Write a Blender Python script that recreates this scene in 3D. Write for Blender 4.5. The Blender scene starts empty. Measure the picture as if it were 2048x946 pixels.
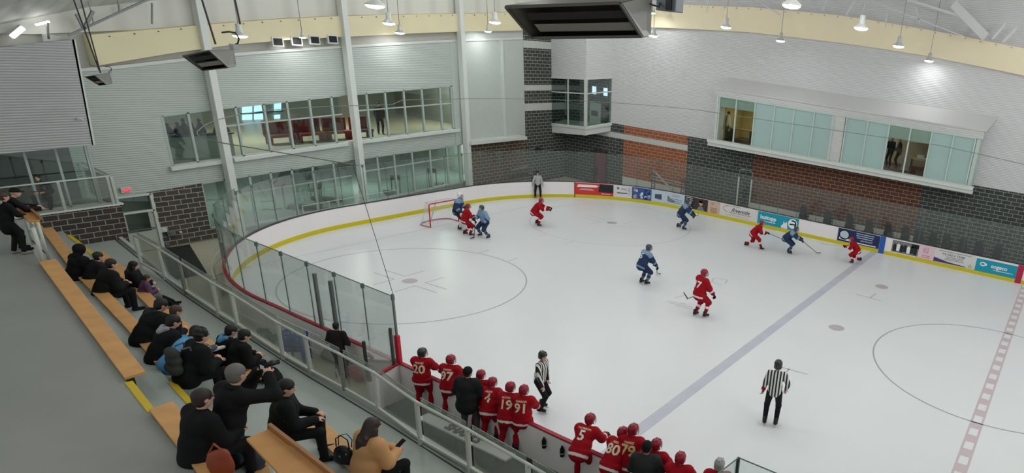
import bpy, math, random
import numpy as np
from mathutils import Vector, Matrix
random.seed(7)
R = math.radians
SC = bpy.context.scene
COL = SC.collection
# ------------------------------------------------------------------ camera
CAM = np.array([31.596, -12.280, 10.366])
YAW, PIT, ROL, FOC, PU, PV = R(113.3151), R(-22.453), R(6.3034), 1362.39, 476.79, 182.85
FWD = np.array([math.cos(YAW)*math.cos(PIT), math.sin(YAW)*math.cos(PIT), math.sin(PIT)])
_r = np.array([math.sin(YAW), -math.cos(YAW), 0.0]); _u = np.cross(_r, FWD)
RGT = _r*math.cos(ROL)+_u*math.sin(ROL); UPV = -_r*math.sin(ROL)+_u*math.cos(ROL)
def ray(x, y): return FWD + RGT*((x-1024-PU)/FOC) - UPV*((y-473-PV)/FOC)
def at(x, y, v=0.0, ax=2):
    d = ray(x, y); return CAM + d*((v-CAM[ax])/d[ax])
def px(P):
    d = np.array(P, float)-CAM; w = d@FWD
    return 1024+PU+FOC*(d@RGT)/w, 473+PV-FOC*(d@UPV)/w
cd = bpy.data.cameras.new('camera'); cam = bpy.data.objects.new('camera', cd); COL.objects.link(cam)
M3 = Matrix(((RGT[0], UPV[0], -FWD[0]), (RGT[1], UPV[1], -FWD[1]), (RGT[2], UPV[2], -FWD[2])))
cam.matrix_world = Matrix.Translation(CAM) @ M3.to_4x4()
cd.sensor_width = 36; cd.lens = FOC*36/2048; cd.shift_x = -PU/2048; cd.shift_y = PV/2048
cd.clip_start = .1; cd.clip_end = 300
SC.camera = cam
# ------------------------------------------------------------------ world, exposure
W = bpy.data.worlds.new('world'); SC.world = W; W.use_nodes = True
W.node_tree.nodes['Background'].inputs[0].default_value = (.88, .90, .90, 1)
W.node_tree.nodes['Background'].inputs[1].default_value = .62
SC.view_settings.view_transform = 'Standard'; SC.view_settings.look = 'None'
SC.view_settings.gamma = 1; SC.view_settings.exposure = 0.0; SC.view_settings.use_curve_mapping = False
SC.cycles.transparent_max_bounces = 24
SC.cycles.max_bounces = 7
LAMP_W, SPOT_COL = 165.0, (.985, .99, 1.0)
def room_light(loc, w):
    l = bpy.data.lights.new('lamp_light', 'POINT'); l.shadow_soft_size = .3; l.energy = w; l.color = SPOT_COL
    o = bpy.data.objects.new('lamp_light', l); COL.objects.link(o); o.location = loc; return o
def disk_light(name, loc, w, size=.5, col=SPOT_COL, parent=None, aim=None):
    l = bpy.data.lights.new(name, 'AREA'); l.shape = 'DISK'; l.size = size; l.energy = w; l.color = col
    o = bpy.data.objects.new(name, l); COL.objects.link(o); o.location = loc
    if parent: o.parent = parent
    return o
# ------------------------------------------------------------------ materials
def lin(c): return tuple(((v/255)/12.92 if v/255 <= .04045 else ((v/255+.055)/1.055)**2.4) for v in c)
MATS = {}
def mat(name, rgb, rough=.6, metal=0, spec=.4, noise=0, nscale=4, bump=0, bscale=20, emit=0):
    if name in MATS: return MATS[name]
    m = bpy.data.materials.new(name); m.use_nodes = True; nt = m.node_tree; b = nt.nodes['Principled BSDF']
    c = lin(rgb)+(1,)
    b.inputs['Base Color'].default_value = c; b.inputs['Roughness'].default_value = rough
    b.inputs['Metallic'].default_value = metal; b.inputs['Specular IOR Level'].default_value = spec
    m.diffuse_color = c
    tc = nt.nodes.new('ShaderNodeTexCoord')
    if noise:
        n = nt.nodes.new('ShaderNodeTexNoise'); n.inputs['Scale'].default_value = nscale; n.inputs['Detail'].default_value = 4
        nt.links.new(tc.outputs['Object'], n.inputs['Vector'])
        r = nt.nodes.new('ShaderNodeValToRGB'); r.color_ramp.elements[0].position = .3; r.color_ramp.elements[1].position = .7
        r.color_ramp.elements[0].color = tuple(v*(1-noise) for v in c[:3])+(1,)
        r.color_ramp.elements[1].color = tuple(min(1, v*(1+noise)) for v in c[:3])+(1,)
        nt.links.new(n.outputs[0], r.inputs[0]); nt.links.new(r.outputs[0], b.inputs['Base Color'])
    if bump:
        n = nt.nodes.new('ShaderNodeTexNoise'); n.inputs['Scale'].default_value = bscale
        nt.links.new(tc.outputs['Object'], n.inputs['Vector'])
        bp = nt.nodes.new('ShaderNodeBump'); bp.inputs['Strength'].default_value = bump; bp.inputs['Distance'].default_value = .02
        nt.links.new(n.outputs[0], bp.inputs['Height']); nt.links.new(bp.outputs[0], b.inputs['Normal'])
    if emit:
        b.inputs['Emission Color'].default_value = c; b.inputs['Emission Strength'].default_value = emit
    MATS[name] = m; return m
def block_mat(name, c1, c2, mortar, axis, bw=.46, rh=.21):
    """masonry: axis 0 = wall in the YZ plane, 1 = wall in the XZ plane"""
    if name in MATS: return MATS[name]
    m = bpy.data.materials.new(name); m.use_nodes = True; nt = m.node_tree; b = nt.nodes['Principled BSDF']
    tc = nt.nodes.new('ShaderNodeTexCoord'); sp = nt.nodes.new('ShaderNodeSeparateXYZ'); cb = nt.nodes.new('ShaderNodeCombineXYZ')
    nt.links.new(tc.outputs['Object'], sp.inputs[0])
    if axis == 2:
        ad = nt.nodes.new('ShaderNodeMath'); ad.operation = 'ADD'
        nt.links.new(sp.outputs[0], ad.inputs[0]); nt.links.new(sp.outputs[1], ad.inputs[1]); nt.links.new(ad.outputs[0], cb.inputs[0])
    else: nt.links.new(sp.outputs[1 if axis == 0 else 0], cb.inputs[0])
    nt.links.new(sp.outputs[2], cb.inputs[1])
    t = nt.nodes.new('ShaderNodeTexBrick'); nt.links.new(cb.outputs[0], t.inputs['Vector'])
    t.inputs['Color1'].default_value = lin(c1)+(1,); t.inputs['Color2'].default_value = lin(c2)+(1,); t.inputs['Mortar'].default_value = lin(mortar)+(1,)
    t.inputs['Scale'].default_value = 1; t.inputs['Brick Width'].default_value = bw; t.inputs['Row Height'].default_value = rh
    t.inputs['Mortar Size'].default_value = .014; t.inputs['Mortar Smooth'].default_value = .2
    nt.links.new(t.outputs[0], b.inputs['Base Color']); b.inputs['Roughness'].default_value = .85; b.inputs['Specular IOR Level'].default_value = .2
    MATS[name] = m; return m
def rib_mat(name, rgb, period=.1, strength=.5, rough=.55, rib_shade=.12, axis=2):
    """ribbed steel siding: horizontal profile lines, grooves darkened with painted rib shading"""
    if name in MATS: return MATS[name]
    m = bpy.data.materials.new(name); m.use_nodes = True; nt = m.node_tree; b = nt.nodes['Principled BSDF']
    tc = nt.nodes.new('ShaderNodeTexCoord'); sp = nt.nodes.new('ShaderNodeSeparateXYZ'); nt.links.new(tc.outputs['Object'], sp.inputs[0])
    mu = nt.nodes.new('ShaderNodeMath'); mu.operation = 'MULTIPLY'; mu.inputs[1].default_value = 2*math.pi/period; nt.links.new(sp.outputs[axis], mu.inputs[0])
    si = nt.nodes.new('ShaderNodeMath'); si.operation = 'SINE'; nt.links.new(mu.outputs[0], si.inputs[0])
    mr = nt.nodes.new('ShaderNodeMapRange'); mr.inputs[1].default_value = -1; mr.inputs[2].default_value = -.3; nt.links.new(si.outputs[0], mr.inputs[0])
    r = nt.nodes.new('ShaderNodeValToRGB'); c = lin(rgb)
    r.color_ramp.elements[0].color = tuple(v*(1-rib_shade*2.2) for v in c)+(1,); r.color_ramp.elements[1].color = c+(1,)  # darker end of the ramp paints the shade lying in the grooves
    nt.links.new(mr.outputs[0], r.inputs[0]); nt.links.new(r.outputs[0], b.inputs['Base Color'])
    bp = nt.nodes.new('ShaderNodeBump'); bp.inputs['Strength'].default_value = strength; bp.inputs['Distance'].default_value = .02
    nt.links.new(si.outputs[0], bp.inputs['Height']); nt.links.new(bp.outputs[0], b.inputs['Normal'])
    b.inputs['Roughness'].default_value = rough; b.inputs['Specular IOR Level'].default_value = .3
    MATS[name] = m; return m
def glass_mat(name, tint=(.86, .92, .90), refl=.06, haze=0.0, hazecol=(.6, .64, .62)):
    if name in MATS: return MATS[name]
    m = bpy.data.materials.new(name); m.use_nodes = True; nt = m.node_tree; nt.nodes.clear()
    out = nt.nodes.new('ShaderNodeOutputMaterial'); tr = nt.nodes.new('ShaderNodeBsdfTransparent'); gl = nt.nodes.new('ShaderNodeBsdfGlossy')
    gl.inputs['Roughness'].default_value = .03; tr.inputs[0].default_value = tint+(1,)
    mx = nt.nodes.new('ShaderNodeMixShader'); lw = nt.nodes.new('ShaderNodeLayerWeight'); lw.inputs[0].default_value = .25
    mm = nt.nodes.new('ShaderNodeMath'); mm.operation = 'MULTIPLY_ADD'; mm.inputs[1].default_value = .5; mm.inputs[2].default_value = refl
    nt.links.new(lw.outputs['Fresnel'], mm.inputs[0]); nt.links.new(mm.outputs[0], mx.inputs[0])
    nt.links.new(tr.outputs[0], mx.inputs[1]); nt.links.new(gl.outputs[0], mx.inputs[2])
    last = mx
    if haze:
        df = nt.nodes.new('ShaderNodeBsdfDiffuse'); df.inputs[0].default_value = hazecol+(1,)
        m2 = nt.nodes.new('ShaderNodeMixShader'); m2.inputs[0].default_value = haze
        nt.links.new(mx.outputs[0], m2.inputs[1]); nt.links.new(df.outputs[0], m2.inputs[2]); last = m2
    nt.links.new(last.outputs[0], out.inputs[0]); MATS[name] = m; return m
# ------------------------------------------------------------------ mesh kit
class MB:
    def __init__(s): s.v = []; s.f = []; s.m = []
    def add(s, vs, fs, mi=0):
        n = len(s.v); s.v += [tuple(map(float, q)) for q in vs]; s.f += [tuple(i+n for i in f) for f in fs]; s.m += [mi]*len(fs); return s
    def hexa(s, b, t, mi=0):
        """prism between a bottom ring and a top ring of the same length"""
        n = len(b); fs = [tuple(range(n))[::-1], tuple(range(n, 2*n))]+[(i, (i+1) % n, n+(i+1) % n, n+i) for i in range(n)]
        return s.add(list(b)+list(t), fs, mi)
    def box(s, c, d, mi=0, rz=0):
        hx, hy, hz = d[0]/2, d[1]/2, d[2]/2; cs, sn = math.cos(rz), math.sin(rz)
        q = [(c[0]+x*cs-y*sn, c[1]+x*sn+y*cs) for x, y in ((-hx, -hy), (hx, -hy), (hx, hy), (-hx, hy))]
        return s.hexa([(x, y, c[2]-hz) for x, y in q], [(x, y, c[2]+hz) for x, y in q], mi)
    def bar(s, a, b, w, h=None, up=(0, 0, 1), mi=0):
        a = Vector(a); b = Vector(b); h = h or w; d = (b-a).normalized(); u = Vector(up)
        if abs(d.dot(u)) > .99: u = Vector((1, 0, 0))
        x = d.cross(u).normalized(); y = x.cross(d).normalized()
        off = [(-w/2, -h/2), (w/2, -h/2), (w/2, h/2), (-w/2, h/2)]
        return s.hexa([a+x*i+y*j for i, j in off], [b+x*i+y*j for i, j in off], mi)
    def tube(s, pts, r, n=8, mi=0, closed=False):
        pts = [Vector(p) for p in pts]; rs = r if isinstance(r, (list, tuple)) else [r]*len(pts)
        vs = []; fs = []; u = None
        for i, p in enumerate(pts):
            d = (pts[min(i+1, len(pts)-1)]-pts[max(i-1, 0)]).normalized()
            if u is None:
                u = Vector((0, 0, 1)) if abs(d.z) < .9 else Vector((1, 0, 0))
            x = d.cross(u).normalized(); u = x.cross(d).normalized()
            for k in range(n):
                a = 2*math.pi*k/n; vs.append(p+x*math.cos(a)*rs[i]+u*math.sin(a)*rs[i])
        for i in range(len(pts)-1):
            for k in range(n): fs.append((i*n+k, i*n+(k+1) % n, (i+1)*n+(k+1) % n, (i+1)*n+k))
        fs.append(tuple(range(n))[::-1]); fs.append(tuple(range((len(pts)-1)*n, len(pts)*n)))
        return s.add(vs, fs, mi)
    def lathe(s, c, prof, n=20, mi=0):
        vs = []; fs = []
        for (r, z) in prof:
            for k in range(n):
                a = 2*math.pi*k/n; vs.append((c[0]+r*math.cos(a), c[1]+r*math.sin(a), c[2]+z))
        for i in range(len(prof)-1):
            for k in range(n): fs.append((i*n+k, i*n+(k+1) % n, (i+1)*n+(k+1) % n, (i+1)*n+k))
        fs.append(tuple(range(n))[::-1]); fs.append(tuple(range((len(prof)-1)*n, len(prof)*n)))
        return s.add(vs, fs, mi)
    def poly(s, pts, d, mi=0):
        """extrude a polygon by vector d"""
        d = np.array(d, float); return s.hexa([np.array(p, float) for p in pts], [np.array(p, float)+d for p in pts], mi)
    def build(s, name, mats, parent=None, smooth=False, bevel=0):
        me = bpy.data.meshes.new(name); me.from_pydata(s.v, [], s.f)
        for m in (mats if isinstance(mats, (list, tuple)) else [mats]): me.materials.append(m)
        if any(s.m): me.polygons.foreach_set('material_index', s.m)
        me.update()
        import bmesh
        bm = bmesh.new(); bm.from_mesh(me); bmesh.ops.recalc_face_normals(bm, faces=bm.faces); bm.to_mesh(me); bm.free()
        if smooth: me.polygons.foreach_set('use_smooth', [True]*len(me.polygons))
        o = bpy.data.objects.new(name, me); COL.objects.link(o)
        if parent: o.parent = parent
        if bevel:
            b = o.modifiers.new('b', 'BEVEL'); b.width = bevel; b.segments = 2; b.limit_method = 'ANGLE'
        return o
def tag(o, label=None, cat=None, group=None, kind=None):
    if label: o['label'] = label
    if cat: o['category'] = cat
    if group: o['group'] = group
    if kind: o['kind'] = kind
    return o
def empty(name, loc=(0, 0, 0), rz=0, label=None, cat=None, group=None, kind=None):
    o = bpy.data.objects.new(name, None); COL.objects.link(o); o.location = loc; o.rotation_euler = (0, 0, rz); o.empty_display_size = .2
    return tag(o, label, cat, group, kind)
def kids(o): return [c for c in list(COL.objects) if c.parent == o]
def copy_tree(o, parent=None):
    c = o.copy(); COL.objects.link(c); c.parent = parent
    for ch in kids(o): copy_tree(ch, c)
    return c
def struct(o, label=None): o['kind'] = 'structure'; return tag(o, label)
def text_mesh(body, size, extrude=.004, align='CENTER', shear=0, bold=0, spacing=1.0):
    c = bpy.data.curves.new('t', 'FONT'); c.body = body; c.size = size; c.extrude = extrude; c.align_x = align; c.align_y = 'CENTER'
    c.shear = shear; c.offset = bold; c.resolution_u = 2; c.space_character = spacing
    o = bpy.data.objects.new('t', c); COL.objects.link(o); dg = bpy.context.evaluated_depsgraph_get(); dg.update()
    me = bpy.data.meshes.new_from_object(o.evaluated_get(dg)); COL.objects.unlink(o); bpy.data.objects.remove(o)
    return me
def text_obj(name, body, size, m, mw, parent=None, **k):
    me = text_mesh(body, size, **k); me.materials.clear(); me.materials.append(m)
    me.transform(mw); o = bpy.data.objects.new(name, me); COL.objects.link(o)
    if parent: o.parent = parent
    return o
def frame_mw(o, ux, uy):
    ux = Vector(ux).normalized(); uy = Vector(uy).normalized(); uz = ux.cross(uy)
    return Matrix.Translation(Vector(o)) @ Matrix((ux, uy, uz)).transposed().to_4x4()

#==SETTING==
# rink figures
YW, RAD, H = 25.911, 9.344, 1.04
XB, XC, XS, XG, XN, DY = 22.425, 30.877, 8.27, 2.61, 24.559, 6.889
YC = YW/2
white = mat('board_white', (236, 232, 232), .45); yellow = mat('kick_yellow', (205, 190, 22), .5); capdark = mat('cap_dark', (70, 60, 62), .5)
red = mat('cap_red', (158, 24, 46), .5); steel = mat('steel_grey', (120, 124, 124), .4, .6); offwhite = mat('frame_white', (205, 210, 205), .5)
dark = mat('dark_grey', (48, 50, 50), .6); black = mat('black', (18, 19, 20), .6)
alu = mat('aluminium', (165, 172, 168), .35, .7)
def near_y(x):
    return float(np.interp(x, [9.3, 10.9, 13.2, 15.9, 19.5, 22, 34], [.09, -.03, -.18, -.38, -.66, -.86, -1.7]))
def board_path():
    p = [(x, YW) for x in np.linspace(34, RAD, 26)]
    p += [(RAD-RAD*math.sin(t), YW-RAD+RAD*math.cos(t)) for t in np.linspace(0, math.pi/2, 30)[1:]]
    p += [(0, y) for y in np.linspace(YW-RAD, RAD, 10)[1:]]
    p += [(RAD-RAD*math.cos(t), RAD-RAD*math.sin(t)+.1*(t/1.5708)**2) for t in np.linspace(0, math.pi/2, 30)[1:-1]]
    p += [(x, near_y(x)) for x in np.linspace(RAD+.1, 34, 40)]
    return p
PATH = board_path()
def offset_path(p, d):
    p = np.array(p); t = np.gradient(p, axis=0); t /= np.linalg.norm(t, axis=1)[:, None]
    n = np.c_[t[:, 1], -t[:, 0]]      # right of travel; travel goes far side -> end -> near side, so this points outwards
    return p+n*d
def strip(mb, inner, outer, z0, z1, mi=0):
    n = len(inner); vs = []
    for q, z in ((inner, z0), (outer, z0), (outer, z1), (inner, z1)): vs += [(x, y, z) for x, y in q]
    fs = []
    for i in range(n-1):
        for k in range(4):
            a = k*n+i; b = ((k+1) % 4)*n+i; fs.append((a, a+1, b+1, b))
    fs += [(0, n, 2*n, 3*n), (n-1, 4*n-1, 3*n-1, 2*n-1)]
    return mb.add(vs, fs, mi)
_c = offset_path(PATH, 1.0); OUT = 1 if abs(_c[0][1]) > YW else -1
def off(d, a=0, b=None): return offset_path(PATH, d*OUT)[a:b]

# ground and ice
def ice_material():
    m = mat('ice', (222, 225, 228), .22, spec=.35, noise=.012, nscale=.5)
    b = m.node_tree.nodes['Principled BSDF']; b.inputs['Specular IOR Level'].default_value = .25; b.inputs['Roughness'].default_value = .28
    return m
mb = MB(); ring = [(x, y) for x, y in PATH]; mb.hexa([(x, y, -.02) for x, y in ring], [(x, y, 0) for x, y in ring])
struct(mb.build('floor_ice', ice_material()), 'white ice sheet of the rink')
mb = MB(); mb.box((14, 7, -.1), (60, 62, .14)); struct(mb.build('floor', mat('concrete_tan', (186, 180, 160), .5, noise=.06, nscale=1.2)), 'beige concrete floor around the rink')
# painted lines: thin decals on the ice, each a thing of the setting
def decal(name, polys, m, label, z=.003):
    mb = MB()
    for k, p in enumerate(polys): mb.add([(x, y, z) for x, y in p], [tuple(range(len(p)))])
    o = mb.build(name, m); return struct(o, label)
def arc(cx, cy, r, w, a0=0, a1=2*math.pi, n=96):
    t = np.linspace(a0, a1, n); return [[(cx+(r-w/2)*math.cos(a), cy+(r-w/2)*math.sin(a)), (cx+(r+w/2)*math.cos(a), cy+(r+w/2)*math.sin(a)),
        (cx+(r+w/2)*math.cos(b), cy+(r+w/2)*math.sin(b)), (cx+(r-w/2)*math.cos(b), cy+(r-w/2)*math.sin(b))] for a, b in zip(t[:-1], t[1:])]
def rect(x0, y0, x1, y1): return [(x0, y0), (x1, y0), (x1, y1), (x0, y1)]
def seg(a, b, w):
    a = Vector(a[:2]); b = Vector(b[:2]); d = (b-a).normalized(); n = Vector((-d.y, d.x))*w/2
    return [tuple(a-n), tuple(b-n), tuple(b+n), tuple(a+n)]
l_grey = mat('line_grey', (166, 160, 164), .4); l_blue = mat('line_blue', (190, 192, 204), .4, noise=.06, nscale=1.5); l_red = mat('line_red', (198, 182, 188), .4)
l_dot = mat('dot_grey', (186, 176, 180), .4); l_faint = mat('line_faint', (206, 204, 207), .4)
decal('trim_1', [rect(XB-.2, near_y(XB)+.02, XB+.2, YW-.02)], l_blue, 'faded blue line across the ice')
chk = []
y = near_y(XC)+.05; k = 0
while y < YW-.1:
    chk.append(rect(XC-.2, y, XC-.13, min(y+.47, YW-.02))); chk.append(rect(XC+.13, y, XC+.2, min(y+.47, YW-.02)))
    if k % 2 == 0: chk.append(rect(XC-.13, y, XC+.13, min(y+.47, YW-.02)))
    y += .47; k += 1
decal('trim_2', chk, l_red, 'faded chequered red centre line')
decal('trim_3', [rect(XG-.03, 1.7, XG+.03, YW-1.9)], l_faint, 'faint goal line on the ice')
decal('trim_4', arc(XS, YC-DY, 4.57, .06), mat('circle_grey', (176, 172, 172), .4), 'near face-off circle')
decal('trim_5', arc(XS, YC+DY, 4.57, .06), l_faint, 'far face-off circle')
decal('trim_6', arc(XC, YC, 4.57, .06), mat('circle_grey2', (166, 164, 168), .4), 'centre ice circle')
def disc(cx, cy, r): return [[(cx+r*math.cos(a), cy+r*math.sin(a)) for a in np.linspace(0, 2*math.pi, 24, endpoint=False)]]
for i, (x, y, r) in enumerate(((XS, YC-DY, .3), (XS, YC+DY, .3), (XN, YC+DY, .33))+((tuple(at(1673, 655.5)[:2])+(.33,)),)):
    decal('trim_%d' % (7+i), disc(x, y, r), l_dot, 'round face-off spot')
def hash_marks(cx, cy, m, name):
    P = []
    for sx in (-1, 1):
        for sy in (-1, 1):
            P += [seg((cx+sx*.6, cy+sy*.25), (cx+sx*1.8, cy+sy*.25), .05), seg((cx+sx*.6, cy+sy*.25), (cx+sx*.6, cy+sy*1.2), .05)]
            P += [seg((cx+sx*.9, cy+sy*4.57), (cx+sx*.9, cy+sy*5.2), .05)]
    decal(name, P, m, 'face-off alignment marks')
hash_marks(XS, YC-DY, l_dot, 'trim_11'); hash_marks(XS, YC+DY, l_faint, 'trim_12')
pl = []
for a, b in (((1712, 588.5), (1763, 602)), ((1740, 596), (1752, 587)), ((1557, 733), (1616, 749)), ((1578, 738), (1566, 752)), ):
    pl.append(seg(at(*a), at(*b), .06))
decal('trim_13', pl, l_dot, 'small T marks on the ice')
pl = []
for a, b in (((1332, 602), (1372, 608)), ((1340, 606), (1385, 614)), ((1350, 611), (1392, 620)), ((1350, 596), (1372, 590)), ((1424, 564), (1444, 570)), ((1430, 556), (1455, 560)), ((1455, 560), (1450, 568)), ((1428, 556), (1424, 564))):
    pl.append(seg(at(*a), at(*b), .09))
decal('trim_14', pl, l_faint, 'faded logo print in the ice')

# ---- end wall (x = XE) rows as functions of y
XE = -2.0
ys = lambda pts: (lambda y: float(np.interp(y, [p[0] for p in pts], [p[1] for p in pts])))
z_seam = ys([(.3, 6.95), (1.2, 7.0), (4.5, 7.48), (7.3, 7.85), (11.5, 8.27), (18.4, 8.89), (24, 9.3)])
z_cb = ys([(-1, 7.0), (2.2, 7.24), (4.6, 7.85), (6.8, 8.19), (9.25, 8.5), (12.2, 8.78), (17.6, 9.29), (24, 9.75), (28, 10.2)])
z_ct = ys([(-1, 8.1), (1.9, 8.27), (4.7, 8.73), (7.6, 9.16), (10.2, 9.49), (12.3, 9.72), (22.4, 10.64), (28, 11.4)])
z_wt = ys([(.3, 5.1), (3.45, 5.3), (5.55, 5.52), (11.5, 5.99), (18.2, 6.42), (24, 6.8)])
z_wb = ys([(.3, 3.15), (3.45, 3.3), (8.6, 3.57), (11.6, 3.74), (18.3, 3.99), (24, 4.3)])
z_lt = ys([(-3, 2.2), (2.46, 2.34), (5.4, 2.52), (11.3, 2.79), (18.9, 3.04), (24.2, 3.1), (28, 3.3)])
z_lb = ys([(.3, .15), (5.65, .26), (18.7, .78)])
def wall_strip(name, y0, y1, f0, f1, m, x=XE, thick=.25, n=12, label=None, out=0, parent=None):
    """piece of a wall in the YZ plane between two height rows; 'out' pushes its face into the hall"""
    mb = MB(); Y = np.linspace(y0, y1, n); vs = []; fs = []
    for xx in (x+out, x-thick):
        for yv in Y: vs += [(xx, yv, f0(yv)), (xx, yv, f1(yv))]
    k = 2*n
    for i in range(n-1):
        a = 2*i; fs += [(a, a+2, a+3, a+1), (k+a, k+a+1, k+a+3, k+a+2), (a, k+a, k+a+2, a+2), (a+1, a+3, k+a+3, k+a+1)]
    fs += [(0, 1, k+1, k), (k-2, 2*k-2, 2*k-1, k-1)]
    mb.add(vs, fs); o = mb.build(name, m, parent)
    return o if parent else struct(o, label)
cst = lambda c: (lambda y: c)
sid_w = rib_mat('siding_end', (184, 192, 187), .085, .35, rib_shade=.10)
panel_w = mat('panel_white', (186, 194, 189), .5, noise=.02, nscale=3)
wall_strip('wall_end', .2, 18.75, z_wt, z_seam, sid_w, label='white ribbed wall above the end windows')
wall_strip('wall_end', 3.45, 18.9, z_lt, lambda y: z_wb(y), sid_w, label='white ribbed band between the window rows')
wall_strip('wall_end', .2, 3.45, z_lt, z_wt, sid_w, label='white ribbed wall left of the end windows')
wall_strip('wall_end', 18.2, 18.95, z_lt, z_seam, panel_w, out=.02, label='white wall edge right of the end windows')
wall_strip('wall_end', -4, 24, z_seam, z_ct, mat('soffit_grey', (176, 176, 168), .7), out=-.12, label='grey recess under the cream fascia')
wall_strip('wall_end', -6, 28, z_ct, cst(14), rib_mat('siding_upper', (214, 214, 206), 1.6, .2, rib_shade=.05, axis=1), label='pale upper end wall')
wall_strip('trim_20', .3, 24, lambda y: z_seam(y)-.09, lambda y: z_seam(y)+.03, offwhite, out=.06, label='white trim at the top of the end wall')
cream = mat('cream', (222, 214, 178), .6, noise=.03, nscale=.7)
wall_strip('trim_21', 1.6, 28, z_cb, z_ct, cream, out=.3, label='cream fascia band along the end wall')
mb = MB()
for yv in np.arange(2.2, 27.8, .8): mb.box((XE+.34, yv, z_ct(yv)-.08), (.04, .035, .035))
struct(mb.build('trim_22', dark), 'bolts along the fascia')
# white panels and pier right of the third column
wall_strip('wall_end', 18.95, 24.05, cst(3.1), z_cb, panel_w, label='smooth white panels beside the corner')
wall_strip('trim_23', 22.05, 22.2, cst(3.25), z_seam, offwhite, out=.1, n=3, label='white post on the panel wall')
mb = MB(); mb.poly([(XE, 18.7, 3.1), (XE, 23.4, 3.12), (XE, 23.4, 3.3), (XE, 18.7, 3.3)], (.75, 0, 0)); struct(mb.build('trim_24', offwhite), 'white sloping ledge over the brick')
dk_e = block_mat('block_dark_end', (62, 66, 64), (74, 74, 70), (168, 170, 160), 0); br_e = block_mat('block_brown_end', (96, 72, 58), (84, 74, 66), (168, 166, 152), 0)
wall_strip('wall_end', 18.95, 24.05, cst(0), cst(3.1), br_e, out=.03, n=3, label='brown block wall under the white panels')
# dark block pier with pale bands
lb = mat('band_pale', (196, 198, 192), .7)
zz = [(0, 4.8, 0), (4.8, 5.28, 1), (5.28, 6.1, 0), (6.1, 6.44, 1), (6.44, 8.72, 0), (8.72, 9.16, 1), (9.16, 10.2, 0)]
for a, b, k in zz: wall_strip('wall_end', 24.05, 28, cst(a), cst(b), lb if k else dk_e, out=.05, n=3, label='pale band in the block pier' if k else 'dark block pier in the corner')
# left brick part, door, low window
dk_l = block_mat('block_dark_left', (70, 68, 64), (84, 76, 70), (170, 168, 158), 0)
wall_strip('wall_end', 2.46, 4.35, cst(0), z_lt, dk_l, out=.02, n=3, label='dark block wall beside the exit door')
wall_strip('wall_end', 4.35, 5.4, cst(0), cst(.45), dk_l, out=.02, n=3, label='low block sill')
wall_strip('wall_end', 5.4, 18.95, cst(0), z_lb, mat('sill_grey', (120, 126, 122), .6), n=6, label='grey sill under the lower windows')
wall_strip('wall_end', -4, 1.15, cst(0), z_lt, dk_l, n=3, label='dark block wall behind the stands')
wall_strip('wall_end', -4, .2, z_lt, z_seam, sid_w, n=3, label='white ribbed wall behind the stands')

# windows on the end wall
win_glass = glass_mat('window_glass', (.78, .86, .83), .07)
def window(name, y0, y1, f0, f1, muls, label, x=XE-.05, w=.09, rail=None):
    e = empty(name, (x, (y0+y1)/2, f0(y0)), label=label, kind='structure')
    off_ = Vector(e.location)
    mb = MB()
    for yv in muls: mb.box((0, yv-off_.y, (f0(yv)+f1(yv))/2-off_.z), (.12, w, f1(yv)-f0(yv)))
    for f in (f0, f1): mb.bar((0, y0-off_.y, f(y0)-off_.z), (0, y1-off_.y, f(y1)-off_.z), .12, w)
    if rail: mb.bar((0, y0-off_.y, rail(y0)-off_.z), (0, y1-off_.y, rail(y1)-off_.z), .08, .06)
    mb.build('window_frame', mat('mullion', (170, 182, 176), .5), e)
    mb = MB(); mb.poly([(0, y0-off_.y, f0(y0)-off_.z), (0, y1-off_.y, f0(y1)-off_.z), (0, y1-off_.y, f1(y1)-off_.z), (0, y0-off_.y, f1(y0)-off_.z)], (.015, 0, 0))
    mb.build('window_pane', win_glass, e)
    return e
def ypx(lst, yy, v=XE): return [float(at(x, yy, v, 0)[1]) for x in lst]
window('window_1', 3.45, 5.4, z_wb, z_wt, [3.45, 4.4, 5.4], 'upper end window left of the first column')
window('window_2', 5.75, 11.2, z_wb, z_wt, ypx([436, 479, 536, 582, 627, 671], 260), 'upper end window with the red benches behind', rail=lambda y: z_wb(y)+1.35)
window('window_3', 11.95, 18.2, z_wb, z_wt, ypx([738, 775, 812, 848, 884, 906], 235)+[11.95, 18.2], 'upper end window with a person in black behind', rail=lambda y: z_wb(y)+1.45)
window('window_4', 5.75, 11.3, z_lb, z_lt, ypx([502, 545, 588, 630, 672], 370), 'lower end window left of the middle column', rail=lambda y: z_lb(y)+1.5)
window('window_5', 11.95, 18.6, z_lb, z_lt, ypx([756, 790, 826, 862, 896, 921], 330)+[11.95], 'lower end window right of the middle column', rail=lambda y: z_lb(y)+1.6)
window('window_6', 4.35, 5.3, cst(.45), z_lt, [4.35, 5.3], 'tall narrow window left of the first column', rail=cst(1.6))
mb = MB()
for a, b in ((5.75, 11.2), (11.95, 18.4), (3.3, 5.3)): mb.bar((XE+.05, a, z_wb(a)-.08), (XE+.05, b, z_wb(b)-.08), .3, .16)
struct(mb.build('trim_25', offwhite), 'white sills of the upper end windows')
# steel columns of the hall
colm = mat('column_white', (212, 217, 212), .45)
for i, (yv, lab) in enumerate(((5.35, 'first'), (11.6, 'second'), (18.7, 'third'))):
    mb = MB(); mb.box((XE+.35, yv, 5.6), (.36, .28, 11.2)); mb.box((XE+.35, yv, .02), (.5, .45, .04))
    struct(mb.build('pillar_%d' % (i+1), colm, bevel=.02), 'white steel pillar, the %s from the stands' % lab)

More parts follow.
